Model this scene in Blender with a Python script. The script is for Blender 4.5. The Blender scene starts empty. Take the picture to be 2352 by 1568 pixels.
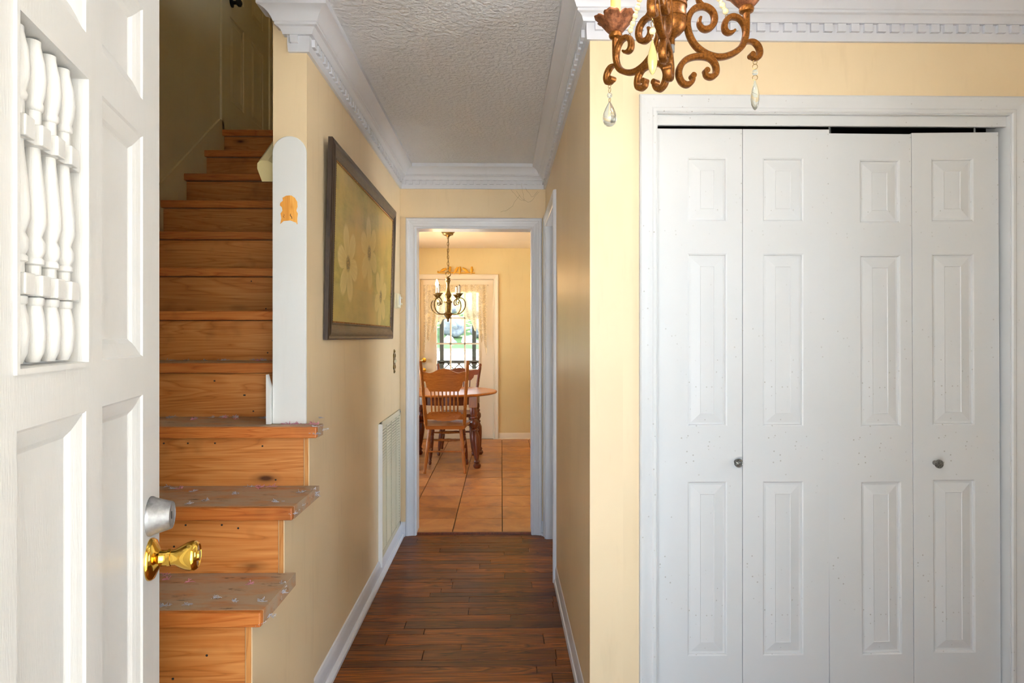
import bpy, bmesh, math, random
from mathutils import Vector, Matrix, noise

random.seed(7)
S = bpy.context.scene
COL = S.collection
PI = math.pi
R = math.radians

# ------------------------------------------------------------------ camera
cam_d = bpy.data.cameras.new('camera')
cam_d.sensor_width = 36.0
cam_d.lens = 36.0 * 1460.0 / 2352.0
cam_d.shift_y = -11.0 / 2352.0
cam_d.clip_start = 0.02
cam_d.clip_end = 300
cam = bpy.data.objects.new('camera', cam_d)
COL.objects.link(cam)
cam.location = (0, 0, 1.314)
cam.rotation_euler = (R(90), 0, -math.atan(24 / 1460.0))
S.camera = cam

# ------------------------------------------------------------------ sky, sun, exposure
W = bpy.data.worlds.new('sky')
S.world = W
W.use_nodes = True
bg = W.node_tree.nodes['Background']
bg.inputs[0].default_value = (0.66, 0.83, 1.0, 1)
bg.inputs[1].default_value = 4.6

sun_d = bpy.data.lights.new('sun', 'SUN')
sun_d.energy = 55.0
sun_d.angle = R(1.0)
sun_d.color = (1.0, 0.98, 0.95)
sun = bpy.data.objects.new('sun', sun_d)
COL.objects.link(sun)
# light travels (0.42, -0.30, -0.85): high sun behind the house, to the left
sun.rotation_euler = Vector((0.42, -0.30, -0.85)).to_track_quat('-Z', 'Y').to_euler()
sun.location = (0, 12, 12)

def portal(name, loc, rot, sx, sy):
    """sampling portal for the daylight that comes in through an opening (gives off no light of its own)"""
    d = bpy.data.lights.new(name, 'AREA')
    d.shape = 'RECTANGLE'; d.size = sx; d.size_y = sy
    d.cycles.is_portal = True
    o = bpy.data.objects.new(name, d); COL.objects.link(o)
    o.location = loc; o.rotation_euler = rot
portal('daylight_portal_front', (0.02, 0.14, 1.03), (R(90), 0, 0), 0.86, 2.06)
portal('daylight_portal_side', (2.31, 3.55, 1.30), (R(90), 0, R(90)), 1.1, 1.7)
portal('daylight_portal_foyer', (2.31, 1.0, 1.45), (R(90), 0, R(90)), 0.8, 1.1)
portal('daylight_portal_dining', (-2.71, 6.3, 1.35), (R(90), 0, R(-90)), 2.1, 1.6)
portal('daylight_portal_stairs', (-0.66, 3.4, 4.27), (R(90), 0, R(90)), 0.7, 0.75)
portal('daylight_portal_back', (-0.56, 8.24, 1.39), (R(-90), 0, 0), 0.60, 1.05)

S.view_settings.view_transform = 'Standard'
S.view_settings.look = 'None'
S.view_settings.gamma = 1.0
S.view_settings.use_curve_mapping = False
S.view_settings.exposure = 1.08
S.cycles.diffuse_bounces = 5
S.cycles.max_bounces = 8
S.cycles.glossy_bounces = 3
S.cycles.transmission_bounces = 6
S.cycles.transparent_max_bounces = 8
S.cycles.sample_clamp_indirect = 6.0
S.cycles.caustics_reflective = False
S.cycles.caustics_refractive = False

# ------------------------------------------------------------------ material helpers
def lin(r, g, b):
    def f(c):
        c /= 255.0
        return c / 12.92 if c <= 0.04045 else ((c + 0.055) / 1.055) ** 2.4
    return (f(r), f(g), f(b), 1)

class NT:
    def __init__(self, name):
        self.m = bpy.data.materials.new(name)
        self.m.use_nodes = True
        self.t = self.m.node_tree
        self.b = self.t.nodes['Principled BSDF']
    def n(self, typ, **kw):
        nd = self.t.nodes.new(typ)
        for k, v in kw.items():
            if k in ('operation', 'blend_type', 'data_type', 'feature', 'noise_dimensions', 'wave_type', 'bands_direction', 'interpolation_type', 'distance', 'clamp'):
                setattr(nd, k, v)
            else:
                i = nd.inputs[int(k[1:])] if k[0] == 'i' and k[1:].isdigit() else nd.inputs[k]
                self.put(i, v)
        return nd
    def put(self, sock, v):
        if isinstance(v, bpy.types.NodeSocket):
            self.t.links.new(v, sock)
        else:
            sock.default_value = v
    def set(self, **kw):
        for k, v in kw.items():
            self.put(self.b.inputs[k.replace('_', ' ')], v)
    def math(self, op, a, b=0.0, c=0.0):
        nd = self.t.nodes.new('ShaderNodeMath'); nd.operation = op
        self.put(nd.inputs[0], a); self.put(nd.inputs[1], b)
        if op in ('MULTIPLY_ADD', 'SMOOTH_MIN'): self.put(nd.inputs[2], c)
        return nd.outputs[0]
    def ramp(self, fac, stops):
        nd = self.t.nodes.new('ShaderNodeValToRGB')
        e = nd.color_ramp.elements
        while len(e) < len(stops): e.new(0.5)
        for k, (p, c) in enumerate(stops):
            e[k].position = p
            e[k].color = c if len(c) == 4 else (*c, 1)
        self.put(nd.inputs[0], fac)
        return nd.outputs[0]
    def mix(self, fac, a, b, blend='MIX'):
        nd = self.t.nodes.new('ShaderNodeMix'); nd.data_type = 'RGBA'; nd.blend_type = blend
        self.put(nd.inputs[0], fac); self.put(nd.inputs[6], a); self.put(nd.inputs[7], b)
        return nd.outputs[2]
    def coords(self, scale=(1, 1, 1), rnd=0.0, kind='Object', rot=(0, 0, 0)):
        tc = self.t.nodes.new('ShaderNodeTexCoord')
        mp = self.t.nodes.new('ShaderNodeMapping')
        mp.inputs['Scale'].default_value = scale
        mp.inputs['Rotation'].default_value = rot
        self.t.links.new(tc.outputs[kind], mp.inputs['Vector'])
        if rnd:
            oi = self.t.nodes.new('ShaderNodeObjectInfo')
            cx = self.t.nodes.new('ShaderNodeCombineXYZ')
            a = self.math('MULTIPLY', oi.outputs['Random'], rnd)
            for k in range(3): self.t.links.new(a, cx.inputs[k])
            ad = self.t.nodes.new('ShaderNodeVectorMath'); ad.operation = 'ADD'
            self.t.links.new(mp.outputs[0], ad.inputs[0]); self.t.links.new(cx.outputs[0], ad.inputs[1])
            return ad.outputs[0]
        return mp.outputs[0]
    def noise(self, vec, scale, detail=4, rough=0.55, dist=0.0):
        nd = self.t.nodes.new('ShaderNodeTexNoise')
        self.t.links.new(vec, nd.inputs['Vector'])
        nd.inputs['Scale'].default_value = scale; nd.inputs['Detail'].default_value = detail
        nd.inputs['Roughness'].default_value = rough; nd.inputs['Distortion'].default_value = dist
        return nd.outputs[0]
    def bump(self, h, strength=0.3, dist=0.002):
        nd = self.t.nodes.new('ShaderNodeBump')
        nd.inputs['Strength'].default_value = strength; nd.inputs['Distance'].default_value = dist
        self.t.links.new(h, nd.inputs['Height'])
        self.t.links.new(nd.outputs[0], self.b.inputs['Normal'])

def plain(name, col, rough=0.5, metal=0.0, **kw):
    m = NT(name); m.set(Base_Color=col, Roughness=rough, Metallic=metal)
    for k, v in kw.items(): m.b.inputs[k.replace('_', ' ')].default_value = v
    return m.m

def paint(name, col, rough=0.5, var=0.06, specks=0.0, bumpy=0.0, brush=(6, 6, 1.2), dirt=0.0):
    """painted surface: faint brush streaks, slight colour drift, optional dirt specks"""
    m = NT(name)
    v = m.coords((1, 1, 1), kind='Object')
    n1 = m.noise(v, 2.2, 1)
    dark = (col[0] * (1 - var * 1.6), col[1] * (1 - var * 1.8), col[2] * (1 - var * 2.2), 1)
    c = m.mix(m.ramp(n1, [(0.35, (0, 0, 0)), (0.7, (1, 1, 1))]), dark, col)
    if dirt:
        st = m.noise(m.coords((9, 9, 1.4)), 2.0, 3, 0.65)
        c = m.mix(m.math('MULTIPLY', m.ramp(st, [(0.56, (0, 0, 0)), (0.72, (1, 1, 1))]), dirt), c, (col[0] * .62, col[1] * .57, col[2] * .5, 1))
    if specks:
        vo = m.t.nodes.new('ShaderNodeTexVoronoi'); m.t.links.new(v, vo.inputs['Vector']); vo.inputs['Scale'].default_value = 55
        sp = m.ramp(vo.outputs['Distance'], [(0.10, (1, 1, 1)), (0.17, (0, 0, 0))])
        wh = m.noise(v, 3.0, 2)
        wh2 = m.ramp(wh, [(0.47, (0, 0, 0)), (0.60, (1, 1, 1))])
        sel = m.t.nodes.new('ShaderNodeSeparateColor'); m.t.links.new(vo.outputs['Color'], sel.inputs[0])
        on = m.math('GREATER_THAN', sel.outputs[0], 0.62)
        f = m.math('MULTIPLY', m.math('MULTIPLY', sp, wh2), m.math('MULTIPLY', on, specks))
        c = m.mix(f, c, (0.36, 0.34, 0.31, 1))
    m.set(Base_Color=c, Roughness=rough)
    if bumpy >= 0.12:
        m.bump(m.noise(m.coords((brush[0], brush[1], brush[2])), 40, 2, 0.6), bumpy, 0.001)
    return m.m

def wood(name, dark, mid, light, axis=0, grain=1.0, rough=0.45, var=0.25, knots=True, worn=None, coat=0.0, cut=0.18):
    """plank wood, grain along the given object axis, each object its own cut"""
    m = NT(name)
    sc = [11 * grain, 11 * grain, 11 * grain]; sc[axis] = 0.9 * grain
    v = m.coords(tuple(sc), rnd=37.0)
    big = m.noise(v, 0.8, 2, 0.5, 1.6)
    rings = m.math('FRACT', m.math('MULTIPLY', big, 9.0))
    rings = m.ramp(rings, [(0.0, (0.2, 0.2, 0.2)), (0.10, (0.62, 0.62, 0.62)), (0.75, (1, 1, 1)), (1.0, (0.35, 0.35, 0.35))])
    sf = [150 * grain, 150 * grain, 150 * grain]; sf[axis] = 4 * grain
    fine = m.noise(m.coords(tuple(sf), rnd=11.0), 1.0, 2, 0.6)
    f = m.math('ADD', m.math('MULTIPLY', rings, 0.42), m.math('MULTIPLY', fine, 0.62))
    c = m.ramp(f, [(cut, dark), (0.32 + cut, mid), (0.85, light)])
    oi = m.t.nodes.new('ShaderNodeObjectInfo')
    if knots:
        sk = [7.0, 7.0, 7.0]; sk[axis] = 2.6
        vo = m.t.nodes.new('ShaderNodeTexVoronoi'); m.t.links.new(m.coords(tuple(sk), rnd=23.0), vo.inputs['Vector']); vo.inputs['Scale'].default_value = 1.0
        k = m.ramp(vo.outputs['Distance'], [(0.035, (1, 1, 1)), (0.085, (0.35, 0.35, 0.35)), (0.16, (0, 0, 0))])
        c = m.mix(k, c, (dark[0] * .35, dark[1] * .3, dark[2] * .3, 1))
    st = m.noise(m.coords((3, 3, 3), rnd=5.0), 1.6, 3, 0.65)
    c = m.mix(m.math('MULTIPLY', m.ramp(st, [(0.55, (0, 0, 0)), (0.75, (1, 1, 1))]), 0.55), c, (dark[0] * .6, dark[1] * .6, dark[2] * .6, 1))
    if worn:
        wn = m.noise(m.coords((2.2, 7, 7), rnd=3.0), 2.4, 6, 0.7)
        c = m.mix(m.ramp(wn, [(0.30, (0, 0, 0)), (0.55, (1, 1, 1))]), c, worn)
        sc2 = m.noise(m.coords((9, 40, 40), rnd=3.0), 1.4, 5, 0.7)
        c = m.mix(m.ramp(sc2, [(0.60, (0, 0, 0)), (0.68, (1, 1, 1))]), c, (0.10, 0.07, 0.05, 1))
    bri = m.math('MULTIPLY_ADD', oi.outputs['Random'], var, 1.0 - var * 0.6)
    hs = m.t.nodes.new('ShaderNodeHueSaturation'); m.put(hs.inputs['Value'], bri); m.put(hs.inputs['Color'], c)
    rr = m.math('MULTIPLY_ADD', fine, 0.25, rough - 0.12)
    m.set(Base_Color=hs.outputs[0], Roughness=rr)
    m.b.inputs['Coat Weight'].default_value = coat
    m.b.inputs['Coat Roughness'].default_value = 0.25
    return m.m

def metal_aged(name, a, b, rough=0.32, scale=60):
    m = NT(name)
    n = m.noise(m.coords(), scale, 3, 0.7)
    c = m.ramp(n, [(0.30, a), (0.68, b)])
    m.set(Base_Color=c, Metallic=0.75, Roughness=m.math('MULTIPLY_ADD', n, 0.35, rough - 0.1))
    m.bump(n, 0.25, 0.0008)
    return m.m

M = {}
M['wall'] = paint('cream_wall_paint', lin(229, 207, 171), 0.42, 0.05, bumpy=0.10, dirt=0.16)
M['wall_dim'] = paint('tan_wall_paint', lin(230, 214, 174), 0.45, 0.05, dirt=0.12)
M['dining_wall'] = paint('dining_wall_paint', lin(222, 202, 150), 0.5, 0.05, dirt=0.1)
M['white'] = paint('white_gloss_paint', lin(222, 221, 222), 0.38, 0.02)
M['trimwhite'] = paint('white_trim_paint', lin(212, 214, 222), 0.36, 0.02, bumpy=0.05, brush=(40, 40, 40), dirt=0.08)
M['bifold'] = paint('white_speckled_door_paint', lin(210, 211, 212), 0.42, 0.02, specks=0.8)
M['doorpaint'] = paint('white_front_door_paint', lin(208, 207, 205), 0.4, 0.02, bumpy=0.35, brush=(14, 14, 1.0), dirt=0.10)
M['dining_white'] = paint('dining_door_paint', lin(236, 224, 200), 0.4, 0.03)
M['board'] = paint('cream_board_paint', lin(234, 235, 234), 0.4, 0.04, dirt=0.08)
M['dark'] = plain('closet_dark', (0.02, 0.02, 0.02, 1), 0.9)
# textured ceiling
m = NT('stippled_ceiling')
v = m.coords((1, 1, 1))
n = m.noise(v, 55, 3, 0.5)
m.set(Base_Color=lin(216, 217, 222), Roughness=0.85)
m.bump(m.ramp(n, [(0.38, (0, 0, 0)), (0.66, (1, 1, 1))]), 0.65, 0.005)
M['ceiling'] = m.m
M['dining_ceiling'] = paint('dining_ceiling_paint', lin(235, 220, 195), 0.8, 0.03, bumpy=0.5, brush=(9, 9, 9))
# woods
M['pine'] = wood('stair_pine', lin(132, 74, 28), lin(188, 114, 52), lin(210, 146, 82), 0, 1.0, 0.5, 0.22)
M['tread'] = wood('worn_stair_tread', lin(120, 68, 28), lin(176, 110, 52), lin(198, 140, 84), 0, 1.0, 0.6, 0.2, worn=lin(172, 150, 126))
M['nosing'] = wood('stair_nosing', lin(124, 62, 22), lin(182, 100, 42), lin(202, 130, 66), 0, 1.2, 0.45, 0.25, knots=False)
M['oakfloor'] = wood('oak_floor', lin(50, 22, 5), lin(120, 62, 16), lin(160, 90, 30), 0, 1.3, 0.40, 0.75, knots=False, coat=0.06, cut=0.36)
M['oakfloor'].node_tree.nodes['Principled BSDF'].inputs['Specular IOR Level'].default_value = 0.22
M['oak'] = wood('golden_oak', lin(110, 58, 16), lin(170, 98, 34), lin(196, 126, 54), 0, 1.6, 0.36, 0.15, knots=False, coat=0.3)
M['oakdark'] = wood('dark_turned_oak', lin(58, 24, 10), lin(104, 46, 20), lin(132, 66, 32), 2, 1.6, 0.34, 0.15, knots=False, coat=0.3)
M['oakleg'] = wood('golden_oak_leg', lin(104, 54, 14), lin(164, 94, 30), lin(190, 120, 48), 2, 1.6, 0.36, 0.15, knots=False, coat=0.3)
M['frame'] = wood('dark_frame_wood', lin(20, 12, 6), lin(56, 38, 22), lin(84, 62, 38), 1, 3.0, 0.4, 0.1, knots=False, coat=0.1)
M['framez'] = wood('dark_frame_wood_upright', lin(14, 8, 5), lin(36, 24, 15), lin(56, 40, 26), 2, 3.0, 0.4, 0.1, knots=False, coat=0.1)
M['gold'] = metal_aged('frame_gold_bead', lin(92, 56, 30), lin(196, 150, 100), 0.4, 90)
# floor tile
m = NT('terracotta_tile')
v = m.coords((1, 1, 1), rnd=31.0)
n = m.noise(v, 5, 6, 0.65, 0.6)
c = m.ramp(n, [(0.30, lin(138, 86, 48)), (0.5, lin(184, 124, 72)), (0.72, lin(206, 152, 98))])
oi = m.t.nodes.new('ShaderNodeObjectInfo')
hs = m.t.nodes.new('ShaderNodeHueSaturation'); m.put(hs.inputs['Color'], c); m.put(hs.inputs['Value'], m.math('MULTIPLY_ADD', oi.outputs['Random'], 0.28, 0.84))
m.set(Base_Color=hs.outputs[0], Roughness=m.math('MULTIPLY_ADD', n, 0.3, 0.22)); m.bump(n, 0.25, 0.002)
M['tile'] = m.m
M['grout'] = plain('grout', lin(96, 76, 54), 0.9)
# metals
M['bronze'] = metal_aged('aged_bronze', lin(92, 50, 20), lin(152, 96, 36), 0.34, 240)
M['copper'] = metal_aged('aged_copper_leaf', lin(84, 46, 30), lin(160, 104, 70), 0.45, 90)
M['brass'] = plain('polished_brass', lin(236, 190, 84), 0.12, 1.0)
M['antbrass'] = metal_aged('antique_brass', lin(70, 54, 26), lin(150, 122, 66), 0.3, 50)
M['nickel'] = metal_aged('worn_grey_metal', lin(120, 120, 122), lin(176, 176, 178), 0.38, 40)
M['pewter'] = metal_aged('dark_pewter', lin(40, 40, 38), lin(150, 148, 142), 0.3, 260)
M['wire'] = plain('thin_wire', lin(150, 120, 70), 0.35, 1.0)
M['steel'] = plain('track_steel', lin(140, 142, 140), 0.4, 0.9)
M['iron'] = plain('black_metal', (0.02, 0.02, 0.02, 1), 0.45, 0.5)
M['candle'] = paint('ivory_candle_sleeve', lin(232, 208, 122), 0.5, 0.08)
M['bead'] = plain('amber_bead', lin(236, 206, 164), 0.15, 0.0, Subsurface_Weight=0.3)
M['amber'] = plain('amber_crystal', lin(238, 214, 140), 0.08, 0.0, Transmission_Weight=0.35, IOR=1.5)
M['crystal'] = plain('clear_crystal', lin(240, 236, 216), 0.04, 0.0, Transmission_Weight=0.85, IOR=1.5)
M['ivory'] = plain('ivory_plastic', lin(228, 222, 196), 0.4)
M['grille'] = paint('grille_enamel', lin(206, 200, 178), 0.45, 0.04)
M['grillewhite'] = plain('white_enamel_edge', lin(232, 234, 236), 0.35)
M['nail'] = plain('nail_head', lin(60, 56, 56), 0.5, 0.6)
M['fuzz'] = plain('grey_carpet_fibre', lin(176, 174, 182), 0.9)
M['fuzz_pink'] = plain('pink_carpet_pad_crumb', lin(206, 142, 158), 0.9)
M['peel'] = wood('bare_peeled_wood', lin(196, 124, 40), lin(222, 154, 62), lin(236, 178, 90), 2, 1.4, 0.6, 0.1, knots=False)
M['peel_dark'] = wood('bare_peeled_wood_darker', lin(176, 104, 28), lin(206, 134, 46), lin(222, 156, 66), 2, 1.4, 0.6, 0.1, knots=False)
M['bare_edge'] = wood('raw_stringer_edge', lin(150, 92, 40), lin(196, 130, 66), lin(214, 156, 92), 2, 1.4, 0.6, 0.15, knots=False)
M['ivory_carpet'] = plain('pale_carpet', lin(216, 206, 190), 0.95)
M['soot'] = plain('marker_ink', (0.02, 0.015, 0.01, 1), 0.7)
M['rail'] = paint('cream_handrail_paint', lin(226, 212, 160), 0.35, 0.08, dirt=0.2)
M['goldpaint'] = plain('gold_painted_resin', lin(216, 160, 44), 0.45, 0.2)
m = NT('window_glass')
tr = m.t.nodes.new('ShaderNodeBsdfTransparent'); gl = m.t.nodes.new('ShaderNodeBsdfGlossy'); gl.inputs['Roughness'].default_value = 0.03
fr = m.t.nodes.new('ShaderNodeFresnel'); mx = m.t.nodes.new('ShaderNodeMixShader')
m.t.links.new(fr.outputs[0], mx.inputs[0]); m.t.links.new(tr.outputs[0], mx.inputs[1]); m.t.links.new(gl.outputs[0], mx.inputs[2])
m.t.links.new(mx.outputs[0], m.t.nodes['Material Output'].inputs[0])
M['glass'] = m.m
# lace curtain
m = NT('cream_lace')
vo = m.t.nodes.new('ShaderNodeTexVoronoi'); m.t.links.new(m.coords(), vo.inputs['Vector']); vo.inputs['Scale'].default_value = 60
pat = m.ramp(vo.outputs['Distance'], [(0.22, (0.90, 0.90, 0.90)), (0.5, (0.62, 0.62, 0.62))])
big = m.ramp(m.noise(m.coords(), 9, 3), [(0.45, (0, 0, 0)), (0.62, (1, 1, 1))])
al = m.math('MAXIMUM', pat, m.math('MULTIPLY', big, 0.9))
df = m.t.nodes.new('ShaderNodeBsdfDiffuse'); df.inputs[0].default_value = lin(244, 232, 204)
tl = m.t.nodes.new('ShaderNodeBsdfTranslucent'); tl.inputs[0].default_value = lin(246, 234, 206)
m1 = m.t.nodes.new('ShaderNodeMixShader'); m1.inputs[0].default_value = 0.5
m.t.links.new(df.outputs[0], m1.inputs[1]); m.t.links.new(tl.outputs[0], m1.inputs[2])
tr = m.t.nodes.new('ShaderNodeBsdfTransparent'); m2 = m.t.nodes.new('ShaderNodeMixShader')
m.t.links.new(al, m2.inputs[0]); m.t.links.new(tr.outputs[0], m2.inputs[1]); m.t.links.new(m1.outputs[0], m2.inputs[2])
m.t.links.new(m2.outputs[0], m.t.nodes['Material Output'].inputs[0])
M['lace'] = m.m
def emit(name, col, strength):
    m = NT(name); m.set(Base_Color=(1, 1, 1, 1), Emission_Color=col, Emission_Strength=strength); return m.m
M['bulb_foyer'] = emit('lit_bulb_foyer', (1.0, 0.92, 0.84, 1), 55)
M['bulb_dining'] = emit('lit_bulb_dining', (1.0, 0.60, 0.26, 1), 430)
# outdoors
def ground_mat(name, a, b, scale):
    m = NT(name); n = m.noise(m.coords(), scale, 6, 0.65)
    m.set(Base_Color=m.ramp(n, [(0.3, a), (0.7, b)]), Roughness=0.95); m.bump(n, 0.6, 0.03); return m.m
M['gravel'] = ground_mat('pale_drive', lin(206, 190, 164), lin(236, 224, 204), 3)
M['grass'] = ground_mat('lawn_grass', lin(52, 78, 30), lin(88, 116, 52), 8)
M['rock'] = ground_mat('grey_rock', lin(84, 90, 104), lin(168, 166, 172), 2.2)
M['leaf'] = ground_mat('dark_foliage', lin(52, 72, 34), lin(112, 138, 74), 5)
M['concrete'] = ground_mat('porch_concrete', lin(150, 148, 144), lin(176, 174, 168), 6)
M['added_wing'] = plain('added_wing_siding', lin(206, 204, 200), 0.8)
M['pave'] = ground_mat('pale_paving', lin(186, 184, 178), lin(206, 204, 198), 6)
M['darkpost'] = plain('dark_stained_porch_wood', lin(20, 22, 16), 0.75)

# ------------------------------------------------------------------ mesh helpers
class MB:
    def __init__(s): s.v = []; s.f = []
    def add(s, vs, fs):
        o = len(s.v); s.v += [tuple(p) for p in vs]; s.f += [tuple(i + o for i in f) for f in fs]; return s
    def box(s, x0, x1, y0, y1, z0, z1):
        return s.add([(x0, y0, z0), (x1, y0, z0), (x1, y1, z0), (x0, y1, z0), (x0, y0, z1), (x1, y0, z1), (x1, y1, z1), (x0, y1, z1)],
                     [(0, 3, 2, 1), (4, 5, 6, 7), (0, 1, 5, 4), (1, 2, 6, 5), (2, 3, 7, 6), (3, 0, 4, 7)])
    def lathe(s, prof, seg=16, mat=None):
        vs = []; fs = []
        for r, z in prof:
            r = max(r, 1e-5)
            for k in range(seg):
                a = 2 * PI * k / seg
                p = Vector((r * math.cos(a), r * math.sin(a), z))
                vs.append(mat @ p if mat else p)
        for i in range(len(prof) - 1):
            for k in range(seg):
                k2 = (k + 1) % seg
                fs.append((i * seg + k, i * seg + k2, (i + 1) * seg + k2, (i + 1) * seg + k))
        fs.append(tuple(range(seg - 1, -1, -1)))
        fs.append(tuple((len(prof) - 1) * seg + k for k in range(seg)))
        return s.add(vs, fs)
    def turned(s, p0, p1, prof, seg=12):
        """prof: (radius, fraction along p0->p1)"""
        p0 = Vector(p0); p1 = Vector(p1); d = p1 - p0; L = d.length
        mt = Matrix.Translation(p0) @ d.to_track_quat('Z', 'Y').to_matrix().to_4x4()
        return s.lathe([(r, t * L) for r, t in prof], seg, mt)
    def tube(s, pts, rad, seg=8, closed=False):
        pts = [Vector(p) for p in pts]; n = len(pts)
        rr = rad if isinstance(rad, (list, tuple)) else [rad] * n
        vs = []; fs = []
        up = None
        for i, p in enumerate(pts):
            a = pts[(i - 1) % n] if closed or i > 0 else p
            b = pts[(i + 1) % n] if closed or i < n - 1 else p
            t = (b - a).normalized()
            if up is None:
                up = t.orthogonal().normalized()
            up = (up - t * up.dot(t)).normalized()
            w = t.cross(up)
            for k in range(seg):
                an = 2 * PI * k / seg
                vs.append(p + (up * math.cos(an) + w * math.sin(an)) * rr[i])
        m_ = n if closed else n - 1
        for i in range(m_):
            j = (i + 1) % n
            for k in range(seg):
                k2 = (k + 1) % seg
                fs.append((i * seg + k, i * seg + k2, j * seg + k2, j * seg + k))
        if not closed:
            fs.append(tuple(range(seg - 1, -1, -1))); fs.append(tuple((n - 1) * seg + k for k in range(seg)))
        return s.add(vs, fs)
    def strap(s, pts, bn, hw, hd):
        """flat forged strap along pts; bn = constant sideways direction; hw in-plane half width (list ok), hd sideways half width"""
        pts = [Vector(p) for p in pts]; n = len(pts); bn = Vector(bn).normalized()
        hw = hw if isinstance(hw, (list, tuple)) else [hw] * n
        vs = []; fs = []
        oct_ = [(1, .62), (.62, 1), (-.62, 1), (-1, .62), (-1, -.62), (-.62, -1), (.62, -1), (1, -.62)]
        for i, p in enumerate(pts):
            t = (pts[min(i + 1, n - 1)] - pts[max(i - 1, 0)]).normalized()
            nn = bn.cross(t).normalized()
            for a, b in oct_:
                vs.append(p + nn * (a * hw[i]) + bn * (b * hd))
        for i in range(n - 1):
            for k in range(8):
                k2 = (k + 1) % 8
                fs.append((i * 8 + k, i * 8 + k2, (i + 1) * 8 + k2, (i + 1) * 8 + k))
        fs.append(tuple(range(7, -1, -1))); fs.append(tuple((n - 1) * 8 + k for k in range(8)))
        return s.add(vs, fs)
    def prism(s, poly, fn, h0, h1):
        """extrude polygon poly [(a,b)] ; fn(a,b,h)->xyz"""
        n = len(poly)
        vs = [fn(a, b, h0) for a, b in poly] + [fn(a, b, h1) for a, b in poly]
        fs = [tuple(range(n - 1, -1, -1)), tuple(range(n, 2 * n))] + [(k, (k + 1) % n, n + (k + 1) % n, n + k) for k in range(n)]
        return s.add(vs, fs)
    def sphere(s, c, r, seg=12, rings=8, sc=(1, 1, 1)):
        c = Vector(c)
        prof = [(r * math.sin(PI * i / rings), -r * math.cos(PI * i / rings)) for i in range(rings + 1)]
        mt = Matrix.Translation(c) @ Matrix.Diagonal((*sc, 1))
        return s.lathe(prof, seg, mt)
    def build(s, name, mat, parent=None, smooth=False, bevel=0.0, recenter=True, fix=True):
        me = bpy.data.meshes.new(name)
        off = Vector((0, 0, 0))
        if recenter and s.v:
            lo = [min(p[k] for p in s.v) for k in range(3)]; hi = [max(p[k] for p in s.v) for k in range(3)]
            off = Vector(((lo[0] + hi[0]) / 2, (lo[1] + hi[1]) / 2, lo[2] if parent is None else (lo[2] + hi[2]) / 2))
        me.from_pydata([tuple(Vector(p) - off) for p in s.v], [], s.f)
        if fix:
            bm = bmesh.new(); bm.from_mesh(me)
            bmesh.ops.recalc_face_normals(bm, faces=bm.faces)
            bm.to_mesh(me); bm.free()
        if smooth:
            for p in me.polygons: p.use_smooth = True
            me.set_sharp_from_angle(angle=R(42 if smooth is True else smooth))
        if isinstance(mat, (list, tuple)):
            for x in mat: me.materials.append(x)
        elif mat: me.materials.append(mat)
        o = bpy.data.objects.new(name, me); COL.objects.link(o)
        if parent is not None:
            o.parent = parent
        o.location = off
        if bevel:
            b = o.modifiers.new('edge_bevel', 'BEVEL'); b.width = bevel; b.segments = 2; b.limit_method = 'ANGLE'
        return o

def tag(o, label=None, cat=None, group=None, kind=None):
    if label: o['label'] = label
    if cat: o['category'] = cat
    if group: o['group'] = group
    if kind: o['kind'] = kind
    return o

def empty(name, loc=(0, 0, 0), rz=0.0):
    o = bpy.data.objects.new(name, None); COL.objects.link(o)
    o.location = loc; o.rotation_euler = (0, 0, rz); o.empty_display_size = 0.05
    return o

def inst(src, loc, parent=None, name=None, rot=None):
    o = src.copy(); COL.objects.link(o)
    o.location = loc
    o.parent = parent
    if rot is not None: o.rotation_euler = rot
    return o

def struct(name, mb, mat, label, cat, **kw):
    o = mb.build(name, mat, **kw); return tag(o, label, cat, kind='structure')

def smoothpts(pts, sub=6):
    """Catmull-Rom through pts"""
    P = [Vector(p) for p in pts]; P = [P[0] * 2 - P[1]] + P + [P[-1] * 2 - P[-2]]
    out = []
    for i in range(1, len(P) - 2):
        for k in range(sub):
            t = k / sub
            a, b, c, d = P[i - 1], P[i], P[i + 1], P[i + 2]
            out.append(0.5 * ((2 * b) + (c - a) * t + (2 * a - 5 * b + 4 * c - d) * t * t + (3 * b - a - 3 * c + d) * t ** 3))
    out.append(P[-2])
    return out

def offset_corner(path, i, o):
    """point of path[i] moved by o to the right hand side, mitred"""
    def rn(a, b):
        d = Vector((b[0] - a[0], b[1] - a[1])).normalized(); return Vector((d.y, -d.x))
    p = Vector(path[i][:2]); ns = []
    if i > 0: ns.append(rn(path[i - 1], path[i]))
    if i < len(path) - 1: ns.append(rn(path[i], path[i + 1]))
    if len(ns) == 1: return p + ns[0] * o
    bis = ns[0] + ns[1]
    return p + bis * (o / (1 + ns[0].dot(ns[1])))

def sweep_seg(path, i, prof, fn):
    """one mitred length of moulding between path[i] and path[i+1]; prof [(o,h)] closed polygon; fn(a,b,h)->xyz"""
    mb = MB(); n = len(prof); vs = []
    for j in (i, i + 1):
        for o, h in prof:
            q = offset_corner(path, j, o); vs.append(fn(q.x, q.y, h))
    fs = [(k, (k + 1) % n, n + (k + 1) % n, n + k) for k in range(n)] + [tuple(range(n - 1, -1, -1)), tuple(range(n, 2 * n))]
    return mb.add(vs, fs)

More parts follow.
